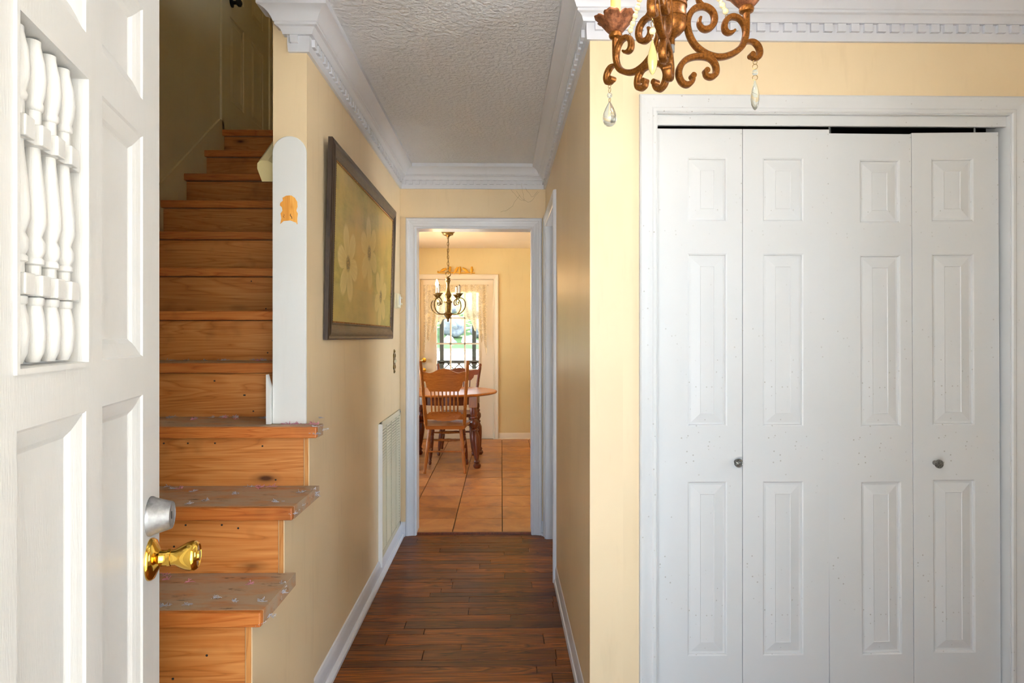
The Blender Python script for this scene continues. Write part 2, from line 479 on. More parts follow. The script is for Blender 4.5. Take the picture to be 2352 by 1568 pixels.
def panel_door(root, x0, x1, z0, z1, yf, thick, panels, mat, name='leaf', style='raised', depth=0.008, bw=0.012, rise=0.034, recess_skip=()):
    """slab in local coords, face at y=yf looking to -y, thick towards +y; panels = list of (xa,xb,za,zb) built as sub-parts"""
    xs = sorted({x0, x1, *[p[0] for p in panels], *[p[1] for p in panels]})
    zs = sorted({z0, z1, *[p[2] for p in panels], *[p[3] for p in panels]})
    mb = MB()
    def inside(cx, cz): return any(p[0] < cx < p[1] and p[2] < cz < p[3] for p in panels)
    for a, b in zip(xs, xs[1:]):
        for c, d in zip(zs, zs[1:]):
            if not inside((a + b) / 2, (c + d) / 2):
                mb.add([(a, yf, c), (b, yf, c), (b, yf, d), (a, yf, d)], [(0, 1, 2, 3)])
    yb = yf + thick
    mb.add([(x0, yb, z0), (x1, yb, z0), (x1, yb, z1), (x0, yb, z1), (x0, yf, z0), (x1, yf, z0), (x1, yf, z1), (x0, yf, z1)],
           [(3, 2, 1, 0), (0, 1, 5, 4), (1, 2, 6, 5), (2, 3, 7, 6), (3, 0, 4, 7)])
    bm_fix = False
    leaf = mb.build(name, mat, root, fix=bm_fix)
    lc = Vector(leaf.location)
    for k, (a, b, c, d) in enumerate(panels):
        if k in recess_skip: continue
        pm = MB()
        # nested rings: (inset, depth)
        if style == 'raised':
            rings = [(0, 0), (bw * 0.35, 0.002), (bw * 0.5, depth), (bw, depth), (bw + rise, 0.0015), (bw + rise + 0.002, 0.003)]
        else:
            rings = [(0, 0), (0.003, 0.003), (bw * .5, 0.006), (bw * .8, depth * .7), (bw, depth), (bw + 0.002, depth + .001)]
        vs = []; fs = []
        for ins, dp in rings:
            vs += [(a + ins, yf + dp, c + ins), (b - ins, yf + dp, c + ins), (b - ins, yf + dp, d - ins), (a + ins, yf + dp, d - ins)]
        for r in range(len(rings) - 1):
            for q in range(4):
                q2 = (q + 1) % 4
                fs.append((r * 4 + q, r * 4 + q2, r * 4 + 4 + q2, r * 4 + 4 + q))
        l = (len(rings) - 1) * 4
        fs.append((l, l + 1, l + 2, l + 3))
        pm.add(vs, fs)
        po = pm.build('panel', mat, leaf, fix=False)
        po.location = Vector(po.location) - lc
    return leaf

# ================================================================== STRUCTURE
CE = 2.44            # ceiling height
XL, XR = -0.672, 0.292   # hall side walls
YE = 4.22            # hall end wall
YC = 2.098           # closet wall
YP = 2.205           # front end of the stair partition
XP = -0.788          # stair side of the partition
XS = -1.795          # outer stair wall

# floors -----------------------------------------------------------
fl = struct('floor', MB().box(-2.0, 2.3, 0.15, 4.24, -0.12, -0.014), M['dark'], 'dark stained oak strip floor of the hallway', 'floor')
widths = [0.053, 0.084, 0.047, 0.094, 0.055, 0.078, 0.060, 0.078, 0.064, 0.070, 0.052]
y = 0.33; row = 0; plank_meshes = {}
while y < 4.235:
    w = widths[row % len(widths)]
    y1 = min(y + w, 4.236)
    if y1 - y < 0.012: break
    xa, xb = (-0.655, 0.40) if y > YC - 0.02 else (-0.655, 2.18)
    x = xa - random.uniform(0, 0.5); 
    while x < xb:
        L = random.choice([0.42, 0.55, 0.68, 0.9, 1.1])
        a, b = max(x, xa), min(x + L, xb)
        if b - a > 0.004:
            key = (round(b - a, 2), round(y1 - y, 3))
            g = 0.0014
            mb = MB().box(a + g, b - g, y + g, y1 - g, -0.014, random.uniform(-0.0006, 0.0006))
            p = mb.build('plank', M['oakfloor'], fl, bevel=0.0012)
            p.location = Vector(p.location) - Vector(fl.location)
        x += L
    y = y1; row += 1

# dining floor tiles
fd = struct('floor', MB().box(-2.6, 1.3, 4.236, 8.1, -0.12, 0.004), M['grout'], 'terracotta tile floor of the dining room', 'floor')
tile0 = None
TP = 0.333
for iy in range(12):
    for ix in range(-8, 4):
        x0 = 0.005 + ix * TP; y0 = 4.222 + iy * 0.3302
        a0, a1 = max(x0, -2.59), min(x0 + TP, 1.29)
        b0, b1 = max(y0, 4.246), min(y0 + 0.3302, 8.09)
        if a1 - a0 < 0.03 or b1 - b0 < 0.03: continue
        full = (a1 - a0 > TP - 1e-4 and b1 - b0 > 0.3301)
        c = Vector(((a0 + a1) / 2, (b0 + b1) / 2, 0.009)) - Vector(fd.location)
        if full and tile0:
            t = inst(tile0, c, fd)
        else:
            t = MB().box(a0 + .003, a1 - .003, b0 + .003, b1 - .003, 0.004, 0.012).build('tile', M['tile'], fd, bevel=0.0015)
            t.location = c
            if full: tile0 = t
struct('threshold_strip', MB().box(-0.562, 0.197, 4.232, 4.248, -0.012, 0.0125), M['oakdark'], 'dark red brown wood strip where hallway boards meet dining tiles', 'threshold')

# walls ------------------------------------------------------------
def wallmesh(name, boxes, mat, label):
    mb = MB()
    for b in boxes: mb.box(*b)
    return struct(name, mb, mat, label, 'wall')
wallmesh('wall_left', [(XP, XL, YP, 4.34, 0.0, CE + 0.1), (XP, XL, YP, 5.1, CE + 0.1, 3.85), (XP, XL, YP, 3.0, 3.85, 5.2), (XP, XL, 3.8, 5.1, 3.85, 5.2), (XP, XL, 3.0, 3.8, 4.7, 5.2)], M['wall'], 'cream partition wall between the stairs and the hallway')
wallmesh('wall_end', [(XL, -0.575, YE, 4.34, 0, CE), (0.210, 2.2, YE, 4.34, 0, CE), (-0.575, 0.210, YE, 4.34, 2.042, CE), (-2.6, XP, YE, 4.34, 0, CE)], M['wall'],
         'cream wall with the open doorway at the end of the hallway')
wallmesh('wall_right', [(XR, XR + .11, YC, 3.45, 0, CE), (XR, XR + .11, 3.45, 4.135, 2.042, CE), (XR, XR + .11, 4.135, YE, 0, CE)], M['wall'],
         'plain cream wall on the right of the hallway')
wallmesh('wall_closet', [(XR + .11, 0.500, YC, 2.21, 0, CE), (0.500, 1.712, YC, 2.21, 2.070, CE), (1.712, 2.2, YC, 2.21, 0, CE)], M['wall'],
         'cream wall around the white bifold closet doors')
wallmesh('wall_closet_inside', [(0.41, 2.2, 2.78, 2.84, 0, CE)], M['dark'], 'back wall inside the closet, near-black to stand in for shade')  # closet shade put into the wall colour so the door gap reads dark
wallmesh('wall_stair', [(XS - .12, XS, 0.15, 4.10, 0, 5.2), (XS - .12, XS, 4.10, 4.93, 4.69, 5.2), (XS - .12, XS, 4.10, 4.93, 0, 2.637), (XS - .12, XS, 4.93, 5.1, 0, 5.2)], M['wall_dim'],
         'dim tan wall along the far side of the stairs')
wallmesh('wall_stair_top', [(XS, XP, 5.0, 5.1, 2.4, 5.2)], M['wall_dim'], 'dim wall at the top of the stairs')
wallmesh('wall_stair_upper', [(XP, XL, 0.31, YP, CE + 0.1, 5.2)], M['wall'], 'wall above the foyer ceiling beside the stairwell')
wallmesh('wall_front', [(-2.0, -0.41, 0.15, 0.31, 0, 5.2), (0.43, 2.3, 0.15, 0.31, 0, 5.2), (-0.41, 0.43, 0.15, 0.31, 2.06, 5.2)], M['wall'], 'front wall of the foyer around the entrance')
wallmesh('wall_foyer', [(2.2, 2.3, 0.31, 0.55, 0, CE), (2.2, 2.3, 0.55, 1.45, 0, 0.85), (2.2, 2.3, 0.55, 1.45, 2.05, CE), (2.2, 2.3, 1.45, 2.95, 0, CE), (2.2, 2.3, 4.15, 4.34, 0, CE), (2.2, 2.3, 2.95, 4.15, 0, 0.40), (2.2, 2.3, 2.95, 4.15, 2.20, CE)], M['wall'], 'cream outer wall on the right of the foyer and side room')
struct('floor', MB().box(0.40, 2.2, 2.84, 4.22, -0.014, 0.004), M['ivory_carpet'], 'pale carpet of the side room', 'floor')
def side_window(name, yc, z0, w, h, label, x=2.25):
    wn = empty(name, (x, yc, z0)); tag(wn, label, 'window', kind='structure'); k = w / 2
    for b_ in ((-.05, .05, -k, -k + .05, 0, h), (-.05, .05, k - .05, k, 0, h), (-.05, .05, -k + .05, k - .05, 0, .05), (-.05, .05, -k + .05, k - .05, h - .05, h), (-.02, .02, -k + .05, k - .05, h / 2 - .02, h / 2 + .02)):
        MB().box(*b_).build('window_frame', M['white'], wn)
    for z0_, z1_ in ((.05, h / 2 - .02), (h / 2 + .02, h - .05)): MB().box(-.002, .002, -k + .05, k - .05, z0_, z1_).build('pane', M['glass'], wn)
side_window('window_1_added', 3.55, 0.40, 1.20, 1.80, 'added unseen window of the side room, lighting the hallway')  # unseen window, added to spill more daylight into the hall
side_window('window_3_added', 6.30, 0.50, 2.20, 1.70, 'added unseen wide window lighting the dining room from the left', -2.65)  # unseen as well, added to bring daylight into the dining room
side_window('window_4_added', 3.40, 3.85, 0.80, 0.85, 'added unseen small window lighting the stairwell', -0.73)  # added opening in place of upstairs daylight, brightens the stairwell wall
side_window('window_2', 1.00, 0.85, 0.90, 1.20, 'tall window in the right wall of the foyer')
wallmesh('wall_dining_back', [(-2.7, -1.042, 8.1, 8.22, 0, CE), (-0.093, 1.4, 8.1, 8.22, 0, CE), (-1.042, -0.093, 8.1, 8.22, 2.052, CE)], M['dining_wall'],
         'ochre yellow dining room wall with the back door')
wallmesh('wall_dining_left', [(-2.7, -2.6, 4.22, 5.2, 0, CE), (-2.7, -2.6, 7.4, 8.1, 0, CE), (-2.7, -2.6, 5.2, 7.4, 0, 0.5), (-2.7, -2.6, 5.2, 7.4, 2.2, CE)], M['dining_wall'], 'yellow wall on the left of the dining room')
wallmesh('wall_dining_right', [(1.3, 1.4, 4.34, 8.1, 0, CE)], M['dining_wall'], 'yellow wall on the right of the dining room')
struct('ceiling', MB().box(XL, 2.3, 0.15, 4.34, CE, CE + 0.1), M['ceiling'], 'grey white stippled ceiling of foyer and hallway', 'ceiling')
struct('ceiling', MB().box(-2.7, 1.4, 4.34, 8.22, CE, CE + 0.1), M['dining_ceiling'], 'warm lit ceiling of the dining room', 'ceiling')
struct('ceiling', MB().box(-2.0, XL, 0.15, 5.1, 5.2, 5.3), M['wall_dim'], 'ceiling high over the stairwell', 'ceiling')
struct('floor', MB().box(XS - .12, XP, 4.37, 5.1, 2.40, 2.60), M['pine'], 'upper landing floor at the head of the stairs', 'floor')

# wall under the open side of the lowest steps (steps down with the treads)
RISE, RUN, Y0 = 0.2028, 0.245, 0.899
def ny(k): return Y0 + RUN * k          # nosing front
TT = 0.038                               # tread thickness
XW = -0.648
mb = MB()
for k in range(1, 6):
    ya = ny(k) + 0.03; yb = ny(k + 1) + 0.03 if k < 5 else YP
    mb.box(-0.80, -0.6665, ya + .022, yb + .02, 0.0, k * RISE - TT - 0.001)
    mb.box(-0.666, XW, ya, yb, 0.0, k * RISE - TT - 0.001)
# short blend from the thicker stair wall into the hall wall
zt = 5 * RISE - TT - 0.001
mb.add([(XW, YP, 0), (XW, YP, zt), (XL - .005, YP, 0), (XL - .005, YP, zt + .004), (XL - .001, YP + .06, 0), (XL - .001, YP + .06, zt)],
       [(0, 4, 5, 1), (1, 5, 3), (0, 2, 4)])
struct('wall_stair_side', mb, M['wall'], 'cream wall below the open ends of the lowest stair treads', 'wall')

# crown moulding ----------------------------------------------------
crown = [(0, -.148), (.011, -.148), (.013, -.122), (.013, -.094), (.025, -.094), (.027, -.088), (.030, -.080), (.037, -.073), (.046, -.070), (.046, -.062),
         (.050, -.060), (.054, -.050), (.061, -.038), (.071, -.029), (.083, -.024), (.091, -.022), (.091, 0.0), (0, 0.0)]
cpath = [(-.722, YP + .002), (-.722, YP), (XL, YP), (XL, YE), (XR, YE), (XR, YC), (2.2, YC)]
clabels = ['short return of crown moulding on the left of the partition end', 'white crown moulding capping the end of the partition', 'white dentil crown moulding along the left hallway wall',
           'white dentil crown moulding over the hallway end doorway', 'white dentil crown moulding along the right hallway wall', 'white dentil crown moulding above the closet doors']
tooth = MB().box(-.0135, .0135, -.0055, .0055, -.013, .013).build('dentil', M['trimwhite'], None, recenter=False)
COL.objects.unlink(tooth)
for i in range(len(cpath) - 1):
    sg = sweep_seg(cpath, i, crown, lambda a, b, h: (a, b, CE + h))
    o = struct('trim_%d' % (i + 1), sg, M['trimwhite'], clabels[i], 'moulding', smooth=25)
    a = Vector(cpath[i]); b = Vector(cpath[i + 1]); L = (b - a).length; d = (b - a) / max(L, 1e-6); nrm = Vector((d.y, -d.x))
    if L < 0.03: continue
    inner = 0.024
    s0 = -inner if i == 1 else (inner if i in (3,) else (-inner if i == 2 else inner))
    n = int((L - 0.02) / 0.0445) if i != 1 else 1
    for q in range(n):
        t = 0.028 + q * 0.0445 if i != 1 else 0.012
        p = a + d * t + nrm * 0.0185
        tt = tooth.copy(); COL.objects.link(tt); tt.parent = o
        tt.location = Vector((p.x, p.y, CE - .108)) - Vector(o.location)
        tt.rotation_euler = (0, 0, math.atan2(d.y, d.x))

# baseboards --------------------------------------------------------
base = [(0, 0), (.032, 0), (.031, .012), (.024, .020), (.014, .022), (.014, .070), (.010, .078), (.006, .088), (0, .090)]
def baseboard(name, path, label, prof=base, mat='trimwhite'):
    mb = MB()
    for i in range(len(path) - 1):
        s = sweep_seg(path, i, prof, lambda a, b, h: (a, b, h)); mb.add(s.v, s.f)
    return struct(name, mb, M[mat], label, 'baseboard', smooth=30)
baseboard('baseboard_left', [(XL, YP + .045), (XL, YE), (-0.634, YE)], 'scuffed white baseboard along the left hallway wall')
baseboard('baseboard_right', [(XR, 3.385), (XR, YC), (0.455, YC)], 'scuffed white baseboard along the right hallway wall', [(o * .45, h) for o, h in base])
baseboard('baseboard_end', [(0.264, YE), (XR, YE)], 'stub of white baseboard beside the hallway end doorway')
baseboard('baseboard_dining', [(-0.038, 8.1), (1.3, 8.1)], 'cream baseboard under the dining room wall', [(o * .6, h) for o, h in base], 'dining_white')
baseboard('baseboard_dining_left', [(-2.6, 8.1), (-1.10, 8.1)], 'cream baseboard left of the back door', [(o * .6, h) for o, h in base], 'dining_white')

# casings: path runs so that 'outside of the opening' is on the right hand; h = proud of the wall
def casing(name, path, prof, fn, mat, label, jamb=None):
    mb = MB()
    for i in range(len(path) - 1):
        s = sweep_seg(path, i, prof, fn); mb.add(s.v, s.f)
    if jamb:
        for b in jamb: mb.box(*b)
    return struct(name, mb, M[mat], label, 'door trim', smooth=25)
cas = [(0, 0), (0, .009), (.004, .012), (.010, .012), (.013, .010), (.030, .011), (.036, .014), (.044, .015), (.048, .018), (.060, .019), (.066, .016), (.068, .010), (.068, 0)]
# hall end doorway (opening x -0.562..0.197): path from right foot up, left, down -> outside on right
casing('trim_7', [(0.200, 0.0), (0.200, 2.032), (-0.566, 2.032), (-0.566, 0.0)], cas, lambda a, b, h: (a, YE - h, b), 'trimwhite',
       'white fluted casing around the doorway to the dining room',
       [(-0.575, -0.562, YE - .002, 4.345, 0.0, 2.042), (0.197, 0.210, YE - .002, 4.345, 0.0, 2.042), (-0.562, 0.197, YE - .002, 4.345, 2.029, 2.042)])
# side doorway in the right hall wall (opening y 3.45..4.135)
casing('trim_8', [(3.455, 0.0), (3.455, 2.032), (4.130, 2.032), (4.130, 0.0)][::-1], cas, lambda a, b, h: (XR - h, a, b), 'trimwhite',
       'white casing around the side doorway in the right hallway wall',
       [(XR - .002, XR + .115, 3.45, 3.462, 0, 2.042), (XR - .002, XR + .115, 4.123, 4.135, 0, 2.042), (XR - .002, XR + .115, 3.462, 4.123, 2.03, 2.042),
        (XR + .05, XR + .062, 3.462, 4.123, 2.018, 2.03), (XR + .05, XR + .062, 4.110, 4.123, 0, 2.03)])
# closet
casc = [(0, 0), (0, .008), (.004, .011), (.012, .011), (.016, .009), (.034, .010), (.040, .013), (.052, .015), (.057, .012), (.058, 0)]
casing('trim_9', [(1.700, 0.0), (1.700, 2.056), (0.513, 2.056), (0.513, 0.0)], casc, lambda a, b, h: (a, YC - h, b), 'bifold',
       'white casing around the bifold closet',
       [(0.4995, 0.516, YC - .004, 2.20, 0.0, 2.0705), (1.697, 1.7125, YC - .004, 2.20, 0.0, 2.0705), (0.516, 1.697, YC - .004, 2.20, 2.053, 2.0705),
        (0.516, 1.697, YC + .012, YC + .022, 2.020, 2.053)])
# dining back door
casing('trim_10', [(-0.099, 0.0), (-0.099, 2.046), (-1.036, 2.046), (-1.036, 0.0)], [(o * .92, h) for o, h in cas], lambda a, b, h: (a, 8.1 - h, b), 'dining_white',
       'cream casing around the dining room back door',
       [(-1.042, -1.034, 8.10, 8.22, 0, 2.046), (-0.101, -0.093, 8.10, 8.22, 0, 2.046), (-1.034, -0.101, 8.10, 8.22, 2.044, 2.052), (-0.125, -0.101, 8.168, 8.20, 0, 2.044), (-1.034, -1.010, 8.168, 8.20, 0, 2.044), (-1.01, -0.125, 8.168, 8.20, 2.022, 2.044)])

# bifold closet doors -----------------------------------------------
LW = 0.296
def bifold(name, x0, x1, ztop, fold, knob_x, label, hang=0.0, tilt=0.0):
    root = empty(name, (x0, 2.128, 0.012)); tag(root, label, 'closet door', 'bifold closet doors', 'structure')
    root.rotation_euler = (0, tilt, 0)
    w = (x1 - x0) / 2 - 0.001
    for s_, ang, px in ((0, fold, 0.0), (1, -fold, None)):
        h = ztop - 0.012
        px0, px1 = (0.108, 0.242) if s_ == 0 else (0.068, 0.206)
        if name == 'door_3': px0, px1 = (0.112, 0.252) if s_ == 0 else (0.066, 0.208)
        panels = [(px0, px1, 1.690, 1.905), (px0, px1, 1.000, 1.582), (px0, px1, 0.228, 0.815)]
        lf = panel_door(root, 0.0, w, 0.0, h, 0.0, 0.030, panels, M['bifold'], 'leaf', depth=0.007, bw=0.013, rise=0.03)
        base_loc = Vector(lf.location)
        # fold: rotate each leaf about its outer edge
        if s_ == 0:
            c = Vector((0, 0, 0)); sh = Vector((0, 0, 0))
            rot = Matrix.Rotation(ang, 4, 'Z'); lf.location = rot @ base_loc
        else:
            rot = Matrix.Rotation(ang, 4, 'Z')
            lf.location = Vector((2 * w * math.cos(fold) + .002, 0, 0)) + rot @ (base_loc - Vector((w, 0, 0)))
        lf.rotation_euler = (0, 0, ang)
        if hang and s_ == 0: lf.location.z -= hang
    kx, kz = knob_x
    km = MB().lathe([(.0, -.001), (.008, 0), (.008, .012), (.012, .016), (.0145, .020), (.0145, .024), (.0125, .0265), (.010, .0255), (.008, .0265), (.004, .028), (0, .0285)], 20,
                    Matrix.Translation((kx - x0, -0.0005, kz - 0.012)) @ Matrix.Rotation(R(90), 4, 'X'))
    # petals on the knob face
    for q in range(8):
        a = q * PI / 4
        km.sphere((kx - x0 + .0085 * math.cos(a), -.0265, kz - .012 + .0085 * math.sin(a)), .0026, 8, 5)
    kn = km.build('knob', M['pewter'], root, smooth=True)
    tag(kn, 'small dark pewter flower knob')
    return root
bifold('door_2', 0.5175, 1.1055, 2.013, 0.0, (0.790, 0.893), 'left pair of white speckled bifold closet doors with pewter knob')
bifold('door_3', 1.1085, 1.694, 2.004, R(1.6), (1.470, 0.886), 'right pair of white bifold closet doors hanging lower under the track', 0.004, R(-0.28))
tr = empty('closet_door_track', (1.1, 2.145, 2.02)); tag(tr, 'grey steel track above the bifold closet doors', 'door track')
MB().box(-.585, .592, -.008, .010, .008, .030).build('channel', M['steel'], tr)
for px in (0.016, 0.515):
    MB().lathe([(.004, -.014), (.004, .008)], 10, Matrix.Translation((px, 0, 0))).build('pivot_pin', M['steel'], tr)

# ================================================================== STAIRS
st = empty('staircase', (-1.2, 1.1, 0)); tag(st, 'bare pine staircase with worn treads and scraps of torn carpet', 'staircase')
SO = Vector((-1.2, 1.1, 0))
def sp(mb, name, mat, parent=None, **kw):
    o = mb.build(name, mat, parent or st, **kw)
    o.location = Vector(o.location) - SO
    return o
rs = random.Random(3)
for k in range(1, 14):
    zt = k * RISE; yn = ny(k)
    xr = -0.616 if k <= 5 else XP
    yb = ny(k + 1) + 0.034 if k < 13 else 4.40
    # tread board and its nosing strip
    tm = MB()
    if k < 5: tm.box(XS, xr, yn + .022, yb, zt - TT, zt)
    elif k == 5:
        tm.box(XS, xr, yn + .022, YP - 0.0005, zt - TT, zt); tm.box(XS, XP, YP, yb, zt - TT, zt)
    else: tm.box(XS, xr, yn + .022, yb, zt - TT, zt)
    t = sp(tm, 'tread', M['tread'])
    sp(MB().box(XS, xr, yn, yn + .0225, zt - TT, zt - .0005), 'nosing', M['nosing'], bevel=0.004)
    xq = -0.667 if k <= 5 else XP
    rz0 = (k - 1) * RISE + 0.001
    r = sp(MB().box(XS, xq, yn + .030, yn + .050, rz0, zt - TT - .0025), 'riser', M['pine'])
    if k <= 5:
        sp(MB().box(-0.6635, XW - .003, yn + .0265, yn + .05, rz0, zt - TT - .002), 'stringer_edge', M['bare_edge'])
    nm = MB()
    for q in range(5 if k < 8 else 2):
        nx = rs.uniform(-1.15, xq - .04); nz = rs.choice([rz0 + .02, rz0 + .03, zt - TT - .03, zt - TT - .02, rz0 + .08])
        nm.lathe([(0.0031, 0), (0.0031, .0012), (.001, .0016)], 8, Matrix.Translation((nx, yn + .0302, nz)) @ Matrix.Rotation(R(90), 4, 'X'))
    no = nm.build('nail_heads', M['nail'], r, recenter=False); tag(no, kind='stuff'); no.location = -Vector(r.location) - SO
# skirt board on the far wall and the little white block beside the board foot
sl = RISE / RUN
ya, yb_ = 2.0, 4.05
mb = MB(); top = lambda yy: 2.119 + (yy - 3.3604) * (2.6707 - 2.1192) / (4.0317 - 3.3604)
mb.prism([(ya, top(ya) - .40), (4.36, top(4.36) - .40), (4.10, top(4.06)), (4.06, top(4.06)), (ya, top(ya))], lambda a, b, h: (XS + h, a, b), 0.0005, 0.014)
sp(mb, 'skirt_board', M['wall_dim'])
mb = MB(); mb.prism([(-.788, 1.016), (-.774, 1.016), (-.774, 1.135), (-.788, 1.185)], lambda a, b, h: (a - .013, h, b), YP - .03, YP - .001)
sp(mb, 'skirt_end_block', M['board'])

# handrail ----------------------------------------------------------
hr = empty('handrail', (-0.86, 2.36, 1.0)); tag(hr, 'cream painted wooden handrail with a cut end beside the partition', 'handrail')
prof = [(-.030, -.045), (.030, -.045), (.033, .010), (.028, .030), (.014, .041), (-.014, .041), (-.028, .030), (-.033, .010)]
dv = Vector((0, RUN, RISE)).normalized()
p0 = Vector((0, 0.0, 0.925)); nm = Vector((0, -dv.z, dv.y)); mb = MB(); vs = []
for t in (0, 1.7):
    for a, b in prof:
        q = p0 + dv * t + Vector((a, 0, 0)) + (nm * b if t else Vector((0, -.012 if b < 0 else 0, 0)) + nm * b)
        vs.append((q.x + (-.006 if b > 0 and not t else 0), q.y, q.z))
n = len(prof)
mb.add(vs, [(k, (k + 1) % n, n + (k + 1) % n, n + k) for k in range(n)] + [tuple(range(n - 1, -1, -1)), tuple(range(n, 2 * n))])
mb.build('rail', M['rail'], hr, smooth=35)
for t in (0.35, 1.3):
    q = p0 + dv * t
    MB().tube([q + Vector((0, 0, -.04)), q + Vector((0.0, 0, -.08)), q + Vector((.072, 0, -.09))], .008, 8).build('bracket', M['antbrass'], hr, smooth=True)

# painted board on the end of the partition -------------------------
nb = empty('newel_board', (-0.7285, YP - .012, 5 * RISE)); tag(nb, 'white painted board with rounded top on the end of the stair partition', 'board')
hw_ = .0575; zc = 1.945 - 5 * RISE
poly = [(-hw_, .001), (hw_, .001), (hw_, zc)] + [(hw_ * math.cos(a), zc + hw_ * math.sin(a)) for a in [PI * q / 18 for q in range(1, 18)]] + [(-hw_, zc)]
MB().prism(poly, lambda a, b, h: (a, h, b), 0.0, .0115).build('board', M['board'], nb, smooth=30, bevel=.002)
rp = random.Random(5)
def blob(cx, cz, rx, rz, n=26, j=.12):
    return [(cx + rx * (1 + rp.uniform(-j, j)) * math.cos(2 * PI * q / n), cz + rz * (1 + rp.uniform(-j, j)) * math.sin(2 * PI * q / n)) for q in range(n)]
zpatch = 1.750 - 5 * RISE
MB().prism(blob(0.0, zpatch, .037, .062, 34, .10), lambda a, b, h: (a, h, b), -.0012, .0002).build('torn_paint_edge', M['board'], nb)
half_l = [(0, -.050), (0, .048), (-.010, .047), (-.022, .040), (-.021, .030), (-.030, .022), (-.031, .014), (-.024, .007), (-.022, -.004), (-.029, -.014), (-.026, -.030), (-.030, -.050)]
half_r = [(0, -.050), (.029, -.050), (.028, -.030), (.030, -.014), (.025, -.004), (.029, .010), (.028, .026), (.020, .040), (.008, .048), (0, .048)]
for pts, key in ((half_l, 'peel_dark'), (half_r, 'peel')):
    o = MB().prism([(a, zpatch + b) for a, b in pts], lambda a, b, h: (a, h, b), -.0018, -.0008).build('bare_patch', M[key], nb)
    tag(o, 'bare orange wood where the paint was torn off')
MB().prism([(-.030, zpatch - .060), (.024, zpatch - .062), (.026, zpatch - .046), (.005, zpatch - .038), (-.018, zpatch - .040), (-.029, zpatch - .050)], lambda a, b, h: (a, h, b), -.0026, -.0012).build('paint_flap', M['board'], nb)
mk = MB()
mk.tube([(-.018, -.0021, zpatch - .016), (-.015, -.0021, zpatch - .020), (-.020, -.0021, zpatch - .023), (-.016, -.0021, zpatch - .029)], .0006, 6)
mk.build('ink_mark', M['soot'], nb)
mk = MB(); mk.tube([(.005, -.0021, zpatch - .015), (.004, -.0021, zpatch - .021), (.009, -.0021, zpatch - .025), (.010, -.0021, zpatch - .032)], .0011, 6)
mk.build('ink_mark', M['soot'], nb)

# torn carpet fibre left on the treads ------------------------------
rf = random.Random(11)
def fuzz(name, mat, spots, label, count, size):
    mb = MB()
    for (x, yy, z, spread) in spots:
        for q in range(count):
            p = Vector((x + rf.gauss(0, spread), yy + rf.gauss(0, spread * .55), z + .001))
            pts = [p]; d = Vector((rf.uniform(-1, 1), rf.uniform(-1, 1), rf.uniform(0, .5))).normalized()
            for s_ in range(3):
                d = (d + Vector((rf.uniform(-.8, .8), rf.uniform(-.8, .8), rf.uniform(-.5, .4)))).normalized()
                q2 = pts[-1] + d * size * rf.uniform(.5, 1.2); q2.z = max(q2.z, z + .0008)
                pts.append(q2)
            mb.tube(pts, .0009, 4)
    o = mb.build(name, mat); tag(o, label, 'carpet scraps', kind='stuff'); return o
spots = []; pink = []
for k in range(2, 9):
    z = k * RISE; ya = ny(k) + .02; yb = ny(k + 1) + .028
    xr = -0.63 if k <= 5 else XP - .02
    for q in range(16 if k <= 5 else 12):
        spots.append((rf.uniform(-1.35, xr), rf.uniform(ya, yb) if k < 5 else rf.uniform(yb - .06, yb), z, .006))
    for q in range(4): pink.append((rf.uniform(-1.3, xr), rf.uniform(yb - .1, yb), z, .004))
    if k <= 5:
        for q in range(9): spots.append((rf.uniform(-.632, -.612), rf.uniform(ya - .02, min(yb, YP + .03)), z - rf.uniform(0, .035), .006))
for q in range(7): pink.append((rf.uniform(-.76, -.63), YP - .015, 5 * RISE, .006))
fuzz('carpet_fibre', M['fuzz'], spots, 'grey tufts of torn carpet fibre left on the treads', 14, .0036)
fuzz('carpet_pad_crumbs', M['fuzz_pink'], pink, 'pink crumbs of carpet padding left on the treads', 9, .005)

# ================================================================== DOORS
# open front door (exterior face seen)
fd_ = empty('door_1', (-0.388, 0.306, 0.010), R(104.05)); tag(fd_, 'open white front door with a spindle window and brass knob', 'front door', kind='structure')
DW = 0.818
cols = [(0.093, 0.269), (0.323, 0.495), (0.549, 0.725)]
panels = [(a, b, 0.21, 1.213) for a, b in cols] + [(a, b, 1.273, 1.619) for a, b in cols] + [(a, b, 1.676, 1.818) for a, b in cols]
leaf = panel_door(fd_, 0.0, DW, 0.0, 2.02, 0.0, 0.044, panels, M['doorpaint'], 'door_slab', style='flat', depth=0.013, bw=0.026, recess_skip=(4,))
lc = Vector(leaf.location)
def dp(mb, name, mat, parent=None, **kw):
    o = mb.build(name, mat, parent or leaf, **kw); o.location = Vector(o.location) - lc; return o
a, b, c, d = panels[4]; q = 0.024
mb = MB()
mb.add([(a, 0, c), (b, 0, c), (b, 0, d), (a, 0, d), (a + .003, q, c + .002), (b - .002, q, c + .002), (b - .002, q, d - .002), (a + .003, q, d - .002)],
       [(0, 1, 5, 4), (1, 2, 6, 5), (2, 3, 7, 6), (3, 0, 4, 7), (4, 5, 6, 7)])
dp(mb, 'window_recess', M['doorpaint'], fix=False)
